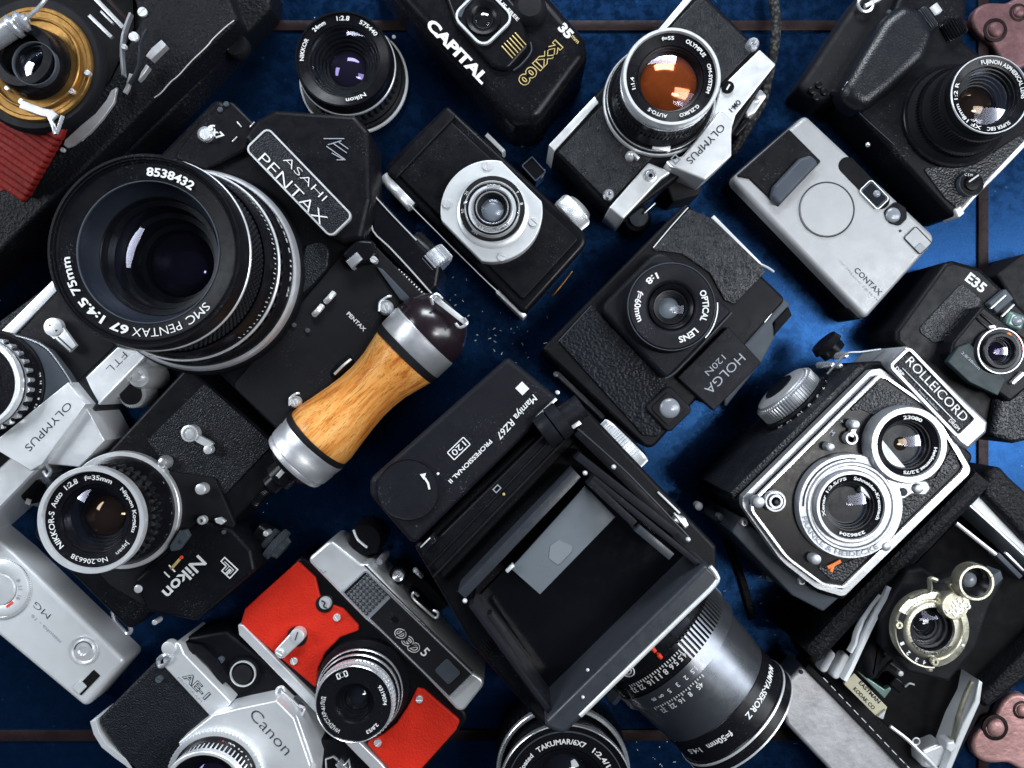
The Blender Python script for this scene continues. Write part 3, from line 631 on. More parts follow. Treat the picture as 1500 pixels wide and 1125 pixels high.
# ================================================================ black SLR with chrome rimmed lens
def black_slr():
    t = thing('camera', 'black reflex camera with a chrome rimmed lens and outlined letter emblem', 'camera', 230, 760)
    part('body', MB().prism([(274, 536), (432, 668), (190, 925), (46, 782)], 0, 42, r=10, bev=2), BLK)
    part('leather_panel', MB().prism([(300, 562), (400, 650), (330, 724), (250, 690), (215, 645)], 42, 42.8, r=4, bev=.3), LEF)
    pr = part('finder_prism', MB().prism([(296, 762), (340, 776), (368, 806), (374, 836), (287, 910), (214, 896), (196, 850)], 10, 50, r=4, bev=2.2), BLK)
    part('front_plate', MB().prism([(250, 690), (315, 700), (345, 770), (215, 890), (160, 858), (110, 800)], 42, 44.5, r=8, bev=.8), BLM)
    text('Nikon', 270, 846, 50.3, 135, 18, WHT, w=76, bold=.018, parent=pr)
    otext('F', 333, 832, 50.3, 133, 23, 19, .085, .03, WHT, BLK, pr); text('F', 333, 832, 50.6, 133, 21, WHT, bold=-.03, parent=pr)
    part('edge_highlight', MB().tube([(345, 843, 48), (352, 832, 49), (364, 846-18, 48)], .5, 6), SIL, pr)
    cx, cy, zc = 133, 762, 82
    l = part('lens', MB().lathe(cx, cy, zc, [(84, 42), (84, 44), (76, 52), (72, 58), (70, 62), (73, 66), (73, 74), (74, 78)], 110), BLG)
    part('base_ring', lensring(cx, cy, zc, 86, 78, 43, 48), SIL, l)
    part('aperture_ring', MB().lathe(cx, cy, zc, [(78, 47.6), (77, 49.5), (72, 50)], 96), BLK, l)
    for a0, s_ in ((58, '2'), (78, '11'), (92, '8'), (103, '4'), (118, '16')): arct([(s_, 75.6, a0-2.5, a0+2.5, 5)], cx, cy, zc, 50.3, WHT, l)
    part('focus_ring', MB().gear(cx, cy, zc, 75, 58, 66, 40, 3), BLK, l)
    part('filter_ring', MB().lathe(cx, cy, zc, [(74, 76), (78.5, 78), (79, 81), (78, 82.4), (72, 82.4), (71, 81), (70, 79)], 120), SIL, l)
    part('name_ring', MB().lathe(cx, cy, zc, [(70.5, 79.6), (51, 78), (50, 77)], 110), BLG, l)
    optics(l, cx, cy, zc, 77.6, 50, 13, .60, GLO, 5, 3.5)
    arct([('NIKKOR-S', 61.5, 228, 281, 8.4, .01), ('Auto', 61.5, 287, 310, 8.2, .01), ('1:2.8', 61.5, 318, 338, 7.5, .02), ('f=35mm', 61.5, 348, 387, 6.8, .02), ('Nippon Kogaku', 61.5, 42, 108, 5.6, .02), ('Japan', 61.5, 122, 146, 6, .0), ('No.206638', 61.5, 160, 211, 7, .0)], cx, cy, zc, 79.6, WHT, l)
    lv = part('self_timer_lever', MB().band([(280, 636), (292, 644), (304, 650), (309, 654)], 11, 45, 48), SIL)
    part('lever_pivot', MB().disc(277, 635, 43, 12.5, 49), SIL, lv); part('lever_tip', MB().disc(304, 659, 44, 6.5, 49), SIL, lv); part('pivot_rim', MB().lathe(277, 635, 49.4, [(9, 49), (9, 49.6), (8, 49.6), (8, 49)], 32), GIN, lv)
    part('preview_button', MB().disc(293, 717, 44, 8.5, 51, 1.2), SIL); part('lens_release', MB().lathe(241, 677, 47, [(10, 44), (10, 47), (6, 50), (0, 51)]), CHR)
    part('strap_lug', MB().lathe(294, 763, 54, [(6.5, 49), (6.5, 53), (4.6, 54), (3, 54), (3, 50)], 24), SIL)
    part('rewind_stop', MB().prism([(314, 760), (322, 758), (330, 764), (324, 769), (316, 766)], 50, 53, bev=.4), SIL); part('screw', MB().disc(327, 780, 50, 3, 52), GRY)
    part('coupling_tab', MB().prism([(262, 778), (272, 776), (277, 786), (262, 806), (250, 808), (248, 800)], 50, 54, r=2, bev=.5), GRY); part('tab_hole', MB().disc(264, 794, 53.6, 3, 54.4, .1), DIN)
    part('index_mark', MB().bar(250, 834, 263, 819, 4, 50, 50.8, .1), GOL); part('index_mark', MB().disc(265, 817, 50, 2.6, 51.2), RDI); part('index_mark', MB().bar(240, 838, 248, 846, 1.6, 50, 50.8, .1), WHT); part('index_mark', MB().bar(247, 828, 256, 838, 1.6, 50, 50.8, .1), WHT)
    k = part('shutter_dial', MB().axis(W(368, 706, 30), W(392, 728, 30), [(0, 9), (.1, 11), (.9, 11), (1, 10)], teeth=32, depth=.8), BLG); part('dial_collar', MB().axis(W(362, 700, 30), W(369, 707, 30), [(0, 12), (1, 12)], 32), SIL, k)
    k = part('rewind_knob', MB().axis(W(392, 786, 26), W(416, 806, 26), [(0, 7), (.35, 8), (.4, 11), (.7, 11), (.75, 8), (1, 7)], teeth=56, depth=.35), GRY); part('knob_hub', MB().axis(W(378, 776, 26), W(393, 787, 26), [(0, 7), (1, 8)], 32), BLG, k)
    part('screw', MB().disc(389, 782, 30, 4, 38), SIL)
    part('strap_ring', MB().tube([(165, 896, 30), (172, 892, 32), (182, 900, 33), (188, 912, 33), (192, 924, 32), (186, 928, 31), (176, 918, 30), (168, 908, 30), (165, 896, 30)], 1.3, 8), CHR)
    part('neck_hook', MB().prism([(178, 906), (186, 902), (194, 914), (190, 920)], 30, 36, bev=.8), SIL); part('screw', MB().disc(226, 912, 30, 4, 38), SIL)
    part('button', MB().disc(202, 863, 44, 6, 50.8), SIL)
black_slr()
# ================================================================ slim silver subminiature
def slim_silver():
    t = thing('compact_camera', 'slim plain silver miniature camera with two dials, lower left', 'camera', 60, 920)
    part('body', MB().prism([(-60, 744), (20, 811), (184, 969), (125, 1038), (0, 934), (-120, 832)], 0, 24, r=9, bev=3.2, seg=5), SIP)
    d = part('exposure_dial', MB().lathe(0, 863, 25, [(45, 23.5), (44, 25), (41, 25.4), (38, 24.7), (24, 24.7), (22, 26.4), (0, 26.6)], 72), SIL)
    part('dial_notches', MB().gear(0, 863, 25, 44.5, 24, 24.9, 100, 3, hole=38), DIN, d)
    part('dial_cap', MB().lathe(0, 863, 26, [(41, 24), (41, 25.4), (39, 26), (26, 26), (24, 25.4)], 64), SIP, d)
    part('index_mark', MB().bar(9, 889, 18, 882, 3, 26, 26.5, .1), RDI, d)
    arct([('8  11  16', 30, 60, 120, 6)], 0, 863, 26, 26.4, GIN, d)
    d = part('frame_counter', MB().lathe(122, 953, 25, [(21, 23.5), (20.5, 25), (19, 25), (16, 24.2), (14, 25.6), (7, 25.8), (5, 25), (0, 25)], 64), SIL)
    part('counter_line', MB().tube([(122+13*math.cos(q*.25), 953+13*math.sin(q*.25), 25.9) for q in range(13, 25)], .3, 6), DIN, d)
    text('MG', 61, 894, 24.3, 222, 9, DIN, w=29, bold=-.02); text('minolta - 16', 67, 921, 24.3, 223, 5, GIN, w=58, bold=-.005)
    part('window', MB().prism(rect(128, 1000, 40, 13, -46), 23.5, 24.4, r=1), PIT); part('window_latch', MB().prism(rect(116, 1007, 16, 14, -46), 24, 25.4, r=2, bev=.4), SIP)
slim_silver()
# ================================================================ silver and black SLR bottom left
def slr_bottom():
    t = thing('camera', 'silver finder reflex camera with handwritten style name, cut off by the bottom edge', 'camera', 290, 1060)
    part('body', MB().prism([(236, 960), (340, 1036), (430, 1180), (240, 1200), (141, 1056)], 0, 38, r=10, bev=2), LEF)
    part('top_cover', MB().prism([(262, 936), (330, 924), (446, 1012), (400, 1040), (345, 1036)], 0, 30, r=8, bev=2), BLK)
    part('base_plate', MB().band([(136, 1056), (141, 1074), (152, 1092), (172, 1108), (186, 1118), (205, 1136)], 9, 10, 38), SIL)
    tp = part('top_plate', MB().prism([(258, 940), (264, 944), (270, 958), (339, 1029), (330, 1040), (308, 1050), (240, 977), (238, 966)], 0, 42, r=3, bev=1), SIL)
    otext('AE-1', 288, 1004, 42.2, 46, 12, 48, .045, -.012, DIN, SIL, tp); text('PROGRAM', 278, 1010, 42.2, 46, 4, GIN, w=50, bold=0, parent=tp)
    part('strap_lug', MB().tube([(232, 966, 40), (240, 960, 43), (250, 962, 43), (244, 972, 42), (234, 976, 40), (232, 966, 40)], 1.4, 8), CHR); part('lug_plate', MB().disc(246, 950, 38, 10, 44), SIL); part('screw', MB().screw(232, 996, 38, 41, 5), GRY)
    k = part('rewind_dial', MB().gear(355, 988, 34, 25, 22, 32, 50, 1.6, hole=1), BLG); part('dial_rim', MB().lathe(355, 988, 34, [(19, 32), (19, 33.4), (17, 33.4), (17, 32)], 48), SIL, k); part('dial_cap', MB().disc(355, 988, 31, 14, 33), BLM, k)
    for x, y in ((322, 968), (322, 981)): part('button', MB().disc(x, y, 30, 5, 33), GRY)
    part('advance_lever', MB().band([(270, 948), (290, 952), (312, 972), (330, 1000)], 16, 30, 35), BLK)
    pr = part('finder_prism', MB().prism([(261, 1088), (285, 1068), (312, 1047), (352, 1037), (405, 1026), (431, 1052), (455, 1122), (452, 1190), (300, 1210)], 10, 50, r=2, bev=1), SIL)
    part('finder_roof', MB().prism([(404, 1026), (412, 1026), (436, 1050), (462, 1122), (455, 1190), (450, 1124), (430, 1054)], 4, 46, bev=.6), SIL, pr)
    text('Canon', 397, 1072, 50.3, 48, 17, DIN, w=80, bold=-.012, parent=pr)
    cx, cy, zc = 298, 1163, 70
    l = part('lens', MB().lathe(cx, cy, zc, [(70, 44), (68, 50), (62, 53), (60, 56), (60, 66), (58, 68)], 110), BLG)
    part('breech_ring', MB().gear(cx, cy, zc, 71, 47, 53, 80, 1.6, hole=63), SIL, l)
    part('scale_plate', MB().lathe(cx, cy, zc, [(63.5, 52), (63, 54), (58, 55.6)], 96), BLK, l)
    arct([('22 16 11 8 5.6', 60, 22, 86, 4.6, .03)], cx, cy, zc, 55.8, WHT, l); arct([('A', 60, 12, 17, 5, .03)], cx, cy, zc, 55.8, RDI, l)
    part('focus_ring', MB().gear(cx, cy, zc, 61, 58, 66, 56, 2, hole=54), CHR, l)
    part('filter_ring', lensring(cx, cy, zc, 62, 56, 66, 70), SIL, l); optics(l, cx, cy, zc, 69, 56, 10, .6)
    sh = part('hot_shoe', MB().bar(411, 1014, 441, 1040, 9, 30, 34, .6), GRY)
    part('shoe_rail', MB().tube([(405, 1019, 36), (406, 1009, 38), (414, 1006, 38), (418, 1012, 37)], .9, 8), SIL, sh); part('shoe_rail', MB().tube([(436, 1046, 36), (443, 1047, 38), (446, 1038, 38), (438, 1034, 37)], .9, 8), SIL, sh)
    part('shoe_rail', MB().tube([(412, 1012, 37), (426, 1024, 37), (440, 1037, 37)], .5, 8), SIL, sh)
    part('strap_ring', MB().tube([(448, 1060, 26), (456, 1066, 28), (458, 1082, 28), (452, 1090, 26), (446, 1078, 26)], 1.2, 8), CHR)
    part('side_plate', MB().prism([(434, 1056), (446, 1076), (458, 1116), (466, 1160), (455, 1160), (446, 1100)], 0, 30, bev=1), SIL)
    k = part('film_rewind', MB().prism([(452, 1085), (530, 1082), (560, 1130), (540, 1190), (455, 1190)], 0, 24, r=8, bev=2), BLK)
    part('crank_outline', MB().frame([(476, 1112), (488, 1108), (504, 1120), (511, 1112), (520, 1160), (478, 1150)], 1.6, 24, 25.6), SIL, k)
    part('crank', MB().bar(494, 1118, 512, 1138, 9, 24, 28), CHR, k)
slr_bottom()
# ================================================================ black plastic compact, top centre
def plastic_compact():
    t = thing('compact_camera', 'glossy black plastic compact camera with big white and gold lettering, top centre', 'camera', 715, 60)
    part('body', MB().prism([(520, -80), (566, -20), (752, 182), (790, 180), (862, 84), (858, 52), (780, -40), (700, -140)], 0, 46, r=[10, 20, 22, 26, 20, 16, 10, 10], bev=8, seg=6), BLG)
    part('lens_bulge', MB().prism([(640, -40), (668, 36), (722, 98), (744, 103), (776, 66), (760, 10), (700, -60)], 45, 50, r=14, bev=2.4, seg=4), BLG)
    part('film_bulge', MB().lathe(776, 8, 52, [(26, 45), (24, 50), (17, 53), (0, 53.5)]), BLM)
    w = part('lens_window', MB().prism(rect(708, 24, 66, 64, 46), 50, 51.4, r=15, bev=.6), PIT)
    part('window_rim', MB().frame(rect(708, 24, 68, 66, 46), 3.2, 50, 52.4, r=16), SIP, w)
    l = part('lens', MB().lathe(708, 26, 53, [(26, 51), (25, 54), (21, 53.4), (15, 52.6), (14, 52)], 64), BLG); optics(l, 708, 26, 53, 53, 16, 4, .6, GLD)
    part('window_reflection', MB().band([(672, 24), (678, 10), (690, -4)], 8, 51.2, 52.2), GRY, w)  # grey band paints in a reflection on the lens window
    text('CAPITAL', 670, 75, 46.3, 46.3, 15, WHT, w=120, bold=.045)
    text('FOCUS FREE', 738, 7, 50.4, 46, 5, WHT, w=62, bold=.02)
    text('35', 829, 45, 46.3, 47, 13, WHT, w=22, bold=.05); text('mm', 843, 57, 46.3, 47, 6, GOL, w=14, bold=.01)
    otext('KX100', 791, 93, 46.3, 134, 14, 82, .075, .02, GOL, BLG)
    g = MB()
    for i in range(6):
        x = 735+i*3.9; y = 77-i*3.9; g.bar(x-2.2+2, y-10, x+16, y+8, 1.4, 50, 50.7, .1)
    part('gold_stripes', g, GOL)
    part('styling_line', MB().tube([(752, 103, 47), (764, 94, 48), (778, 76, 48), (777, 62, 48)], .5, 6), GRY)
plastic_compact()
# ================================================================ silver SLR with amber lens, strap
def amber_slr():
    t = thing('camera', 'silver and black reflex camera with an amber reflecting lens, top centre right', 'camera', 975, 150)
    part('body', MB().prism([(803, 213), (1019, -22), (1137, 94), (1072, 200), (913, 322)], 0, 38, r=4, bev=2), BLK)
    part('leather_panel', MB().prism([(818, 222), (884, 152), (960, 226), (893, 296)], 38, 39, r=2, bev=.4), RIP); part('leather_panel', MB().prism([(980, 42), (1026, -6), (1106, 70), (1056, 122), (1020, 90)], 38, 39, r=2, bev=.4), RIP)
    part('base_plate', MB().prism([(804, 212), (871, 141), (877, 150), (812, 221)], 0, 40, bev=.5), SIL); part('base_plate', MB().prism([(960, 48), (1018, -20), (1025, -14), (972, 46)], 0, 40, bev=.5), SIL)
    tp = part('top_plate', MB().prism([(892, 304), (950, 238), (985, 252), (969, 262), (913, 321)], 0, 42, r=2, bev=1), SIL)
    tp2 = part('top_plate', MB().prism([(1056, 128), (1113, 72), (1137, 94), (1078, 168), (1070, 196), (1040, 190)], 0, 42, r=2, bev=1), SIL)
    pr = part('finder_prism', MB().prism([(976, 236), (1000, 228), (1056, 160), (1074, 176), (1072, 196), (1072, 228), (1033, 264), (980, 242)], 8, 50, r=2, bev=1.2), SIL)
    part('prism_edge', MB().tube([(977, 237, 50), (983, 244, 49), (1004, 250, 48), (1032, 264, 46)], .6, 6, 2), CHR, pr)
    text('OLYMPUS', 1034, 211, 50.3, 134, 10.5, DIN, w=74, bold=.0, parent=pr); text('OM-1', 1077, 155, 42.3, 134, 7, DIN, w=20, bold=.03, parent=tp2)
    part('badge', MB().frame(rect(990, 233, 12, 10, 46), 1.6, 50, 50.8), GIN, pr)
    b = part('flash_socket', MB().lathe(953, 257, 43, [(9, 42), (9, 43.2), (7, 43.4), (6.6, 42.6), (5, 42.6), (4.6, 43.2), (3, 43.2), (2.6, 42)], 32), CHR, tp); part('socket_hole', MB().disc(953, 257, 42, 3, 42.5, .1), PIT, b)
    i_ = part('lens_button', MB().lathe(1067, 127, 44, [(9, 41), (9, 43.6), (8, 44.4), (0, 44.4)], 32), BLG); text('i', 1067, 127, 44.6, 30, 9, WHT, bold=.05, parent=i_)
    part('strap_lug', MB().lathe(1104, 63, 44, [(9, 39), (9, 43), (7, 45), (4, 45), (3.6, 41), (0, 41)], 32), CHR); part('strap_lug', MB().lathe(892, 284, 43, [(8, 39), (8, 42), (6, 44), (3, 44), (2.6, 41), (0, 41)], 32), CHR)
    part('screw', MB().lathe(925, 225, 46, [(7, 39), (7, 42), (4, 45), (0, 46)], 24), SIL); part('selector', MB().bar(928, 224, 936, 232, 4, 42, 46), SIL)
    cx, cy, zc = 984, 112, 80
    l = part('lens', MB().lathe(cx, cy, zc, [(75, 39), (75, 46), (72, 50), (70, 56), (66, 57), (66, 66), (68, 72)], 110), BLG)
    part('mount_ring', lensring(cx, cy, zc, 82, 74, 40, 43.4), SIL, l); part('aperture_ring', MB().lathe(cx, cy, zc, [(80, 43), (79.5, 46), (74, 46.4)], 110), BLK, l)
    part('chrome_line', lensring(cx, cy, zc, 79, 77.4, 45, 47), CHR, l)
    part('focus_ring', MB().gear(cx, cy, zc, 71, 52, 62, 70, 1.8), RUB, l); part('chrome_line', lensring(cx, cy, zc, 71, 69, 70, 72), CHR, l)
    part('barrel_ring', MB().lathe(cx, cy, zc, [(69, 62), (70, 70)], 96), BLG, l)
    part('lens_tab', MB().bar(956, 214, 982, 218, 8, 43, 48), SIL, l)
    part('filter_ring', MB().lathe(cx, cy, zc, [(70, 72), (72, 75), (72.4, 79), (71, 80.4), (67, 80.4), (65.6, 78.4)], 120), SIL, l)
    part('name_ring', MB().lathe(cx, cy, zc, [(66, 78.2), (49, 76.6), (48, 75.4)], 110), BLG, l)
    optics(l, cx, cy, zc, 76.4, 48, 6, .88, GLA, 3, 4)
    arct([('OLYMPUS', 57.5, 22, 58, 6, .02), ('OM-SYSTEM', 57.5, 70, 114, 5.2, .02), ('G.ZUIKO', 57.5, 136, 168, 5.2, .02), ('AUTO-S', 57.5, 186, 216, 5.2, .02), ('1:1.4', 57.5, 252, 270, 5.2, .02), ('f=55', 57.5, 346, 364, 5.2, .02)], cx, cy, zc, 79, WHT, l)
    part('film_advance', MB().prism([(1090, 160), (1114, 130), (1124, 140), (1106, 166), (1094, 172)], 4, 34, r=3, bev=1.2), SIL)
    part('shutter_button', MB().disc(1112, 138, 34, 7, 37), CHR); part('hot_shoe', MB().prism([(1072, 196), (1096, 168), (1100, 176), (1080, 200)], 4, 32, bev=1), BLG)
    k = part('rewind_knob', MB().gear(936, 318, 26, 20, 4, 22, 40, 2, hole=1), BLG); part('knob_cap', MB().disc(936, 318, 22, 14, 25), GRY, k); part('crank_edge', MB().bar(944, 312, 960, 297, 2, 26, 28), SIL, k)
    part('finder_eyepiece', MB().prism([(972, 262), (1030, 266), (1024, 286), (985, 296)], 0, 26, r=4, bev=1.5), BLM)
amber_slr()
s = MB().tube([(1128, -40, 12), (1133, 0, 14), (1137, 34, 14), (1133, 76, 12), (1126, 110, 10), (1118, 145, 8), (1100, 178, 7), (1086, 202, 5), (1070, 228, 4)], 3.3, 14, 6)
solo('strap', s, CORD, 'grey braided cord strap hanging beside the silver reflex camera with the amber lens', 'strap', px=1128, py=80)
# ================================================================ black digital camera, top right
def digital_black():
    t = thing('camera', 'big black digital camera with thick grip and wide lens, top right corner', 'camera', 1360, 150)
    part('body', MB().prism([(1236, 142), (1280, 84), (1330, -40), (1420, -30), (1412, 60), (1560, 170), (1490, 226), (1400, 322)], 0, 34, r=[14, 10, 10, 10, 6, 10, 20, 12], bev=3, seg=4), BLK)
    part('battery_grip', MB().prism([(1168, 128), (1262, -12), (1340, -60), (1350, -20), (1290, 60), (1236, 144), (1200, 150)], 0, 26, r=10, bev=4, seg=4), BLM)
    part('hand_grip', MB().prism([(1228, 136), (1258, 84), (1296, 22), (1326, 0), (1358, 12), (1374, 46), (1358, 84), (1312, 130), (1268, 164)], 26, 43, r=[24, 60, 60, 24, 24, 24, 40, 60, 24], bev=8, seg=9), mat('soft_black_grip', (.006, .007, .010), .36, spec=.4, bump=('pebble', 900, .15), rvar=.05))
    part('grip_seam', MB().tube([(1237, 145, 35), (1234, 134, 38), (1242, 120, 40)], .7, 8), SIL); part('panel_seam', MB().tube([(1240, 146, 34.6), (1270, 176, 34.6), (1310, 212, 34.6)], .3, 6, 2), GRY)
    part('leather_panel', MB().prism([(1352, 246), (1376, 244), (1430, 238), (1498, 196), (1500, 210), (1404, 306), (1384, 290)], 34, 35, r=4, bev=.5), LEA)
    part('base_edge', MB().tube([(1404, 312, 34), (1432, 280, 34.5), (1466, 246, 34.5), (1510, 200, 34)], 1.7, 10), SIL); part('base_foot', MB().prism([(1398, 306), (1408, 300), (1414, 312), (1404, 320)], 20, 36, r=2, bev=1), SIL)
    for k, (x0, y0, x1, y1, r, m) in enumerate(((1342, 18, 1362, 46, 6, HGR), (1388, 32, 1402, 56, 7, BLG))):
        part('control_dial', MB().axis(W(x0, y0, 34), W(x1, y1, 34), [(0, r-1), (.08, r), (.92, r), (1, r-1)], teeth=26, depth=.7), m)
    part('shutter_button', MB().axis(W(1362, 12, 30), W(1372, 26, 30), [(0, 5), (.8, 5), (1, 3)]), SIL); part('top_plate', MB().prism([(1345, 30), (1380, 20), (1410, 60), (1400, 84), (1372, 70)], 10, 30, r=4, bev=2), BLK)
    strap_lug(1268, 6, 30, 11, CHR); part('lug_bar', MB().bar(1268, 8, 1292, -4, 5, 28, 31), SIL)
    part('screw', MB().disc(1303, 17, 34, 3.4, 36), GRY); part('lamp', MB().dome(1271, 212, 34, 3.6, 1.6), CHR)
    for x, y in ((1190, 132), (1200, 124), (1208, 134), (1196, 142), (1222, 136)): part('grip_screw', MB().disc(x, y, 25, 5, 28), BLG)
    d = part('focus_selector', MB().lathe(1423, 269, 38, [(18, 34), (18, 37), (17, 38), (11, 38), (10, 39.5), (0, 39.8)]), BLG); part('selector_edge', lensring(1423, 269, 38, 18.4, 17, 34, 38.4), GRY, d)
    part('selector_bar', MB().bar(1420, 266, 1434, 256, 2.4, 39.6, 40.4, .2), WHT, d); text('C S M', 1419, 256, 38.3, 8, 4, WHT, w=12, parent=d)
    part('grip_button', MB().lathe(1345, 78, 40, [(8, 34), (8, 38), (6, 40), (0, 40.4)]), BLG)
    cx, cy, zc = 1450, 139, 72
    l = part('lens', MB().lathe(cx, cy, zc, [(74, 34), (70, 38), (66, 42), (62, 46), (60, 52), (59, 54), (58, 64), (57, 66)], 110), BLM)
    part('aperture_ring', MB().gear(cx, cy, zc, 67, 40, 46, 90, 1.4), BLG, l); part('mount_ring', lensring(cx, cy, zc, 76, 70, 34, 37), BLG, l)
    part('focus_ring', MB().gear(cx, cy, zc, 61, 52, 62, 80, 1.4), RUB, l)
    part('front_ring', MB().lathe(cx, cy, zc, [(57, 65), (58.5, 71), (57, 72)], 110), BLK, l); part('chrome_line', lensring(cx, cy, zc, 57.5, 55.8, 71, 72.8), SIL, l)
    part('name_ring', MB().lathe(cx, cy, zc, [(56, 71.4), (44, 70), (43, 69)], 110), BLG, l)
    optics(l, cx, cy, zc, 69.4, 43, 13, .6, GLO, 6, 3)
    arct([('FUJINON ASPHERICAL LENS', 49.5, -14, 96, 6, .01), ('SUPER EBC', 49.5, 143, 184, 5.2, .01), ('XF 18mm 1:2 R', 49.5, 194, 292, 5.2, .01)], cx, cy, zc, 71.6, WHT, l)
digital_black()
# ================================================================ silver premium compact
def silver_compact():
    t = thing('compact_camera', 'smooth silver compact camera with a closed round lens cover and black grip end', 'camera', 1215, 320)
    part('body', MB().prism([(1180, 167), (1374, 349), (1268, 468), (1070, 262)], 23, 33, r=[9, 14, 8, 10], bev=3, seg=5), TIT)
    part('back_shell', MB().prism([(1174, 170), (1364, 349), (1260, 463), (1066, 263)], 0, 23.5, r=10, bev=.5), BLK)
    part('end_grip', MB().prism([(1156, 189), (1203, 236), (1140, 303), (1098, 262), (1078, 258)], 20, 34, r=2, bev=.6), BLK)
    part('finger_rest', MB().prism([(1188, 226), (1201, 238), (1141, 302), (1131, 287), (1134, 272), (1172, 231)], 34, 39, r=6, bev=2.4, seg=5), GRY)
    part('lens_cover', MB().lathe(1211, 307, 34.4, [(39, 32), (39, 34.2), (38.2, 34.8), (0, 34.8)], 90), TIT); part('cover_gap', MB().lathe(1211, 307, 33, [(41, 32), (41, 33.1), (38, 33.1)], 90), DIN)
    w = part('finder_window', MB().prism(rect(1266, 268, 96, 25, 46), 32.5, 33.4, r=12), PIT)
    part('finder_frame', MB().prism(rect(1281, 285, 40, 25, 46), 33, 34.2, r=5, bev=.4), GRY, w); part('finder_glass', MB().prism(rect(1281, 285, 31, 18, 46), 34, 34.6, r=2), GLD, w); part('finder_lens', MB().dome(1284, 284, 34.3, 5.5, 1.6), GLG, w); part('frame_edge', MB().frame(rect(1281, 285, 40, 25, 46), 1.2, 33, 34.7, r=5), SIL, w)
    a = part('sensor_window', MB().prism([(1294, 310), (1312, 294), (1328, 305), (1329, 320), (1318, 331), (1304, 327)], 33, 34, r=7, bev=.3), BLG); part('sensor_glass', MB().dome(1308, 315, 33.8, 11, 1.8), GLG, a)
    part('pin_hole', MB().disc(1319, 338, 33, 2, 33.4, .1), DIN)
    f = part('flash', MB().prism(rect(1345, 352, 34, 24, 46), 32.6, 33.7, r=3, bev=.2), TIT); part('flash_frame', MB().frame(rect(1345, 352, 35, 25, 46), 1, 33, 34, r=3), DIN, f); part('flash_tube', MB().prism(rect(1348, 363, 10, 12, 46), 33.6, 34.4, r=1), GLG, f)
    text('CONTAX', 1272, 412, 33.3, 45, 8, DIN, w=52, bold=.0); text('Carl Zeiss', 1240, 391, 33.3, 46, 3.2, GIN, w=26, bold=-.02); text('Sonnar 2,8/38 T*', 1266, 420, 33.3, 46, 3.2, GIN, w=56, bold=-.02)
    part('strap_bar', MB().tube([(1243, 440, 24), (1256, 446, 25), (1264, 458, 24), (1260, 466, 20)], 1, 8), SIL)
    part('film_door', MB().prism([(1258, 440), (1268, 452), (1268, 466), (1252, 468), (1240, 452)], 0, 26, r=4, bev=2), BLG)
silver_compact()
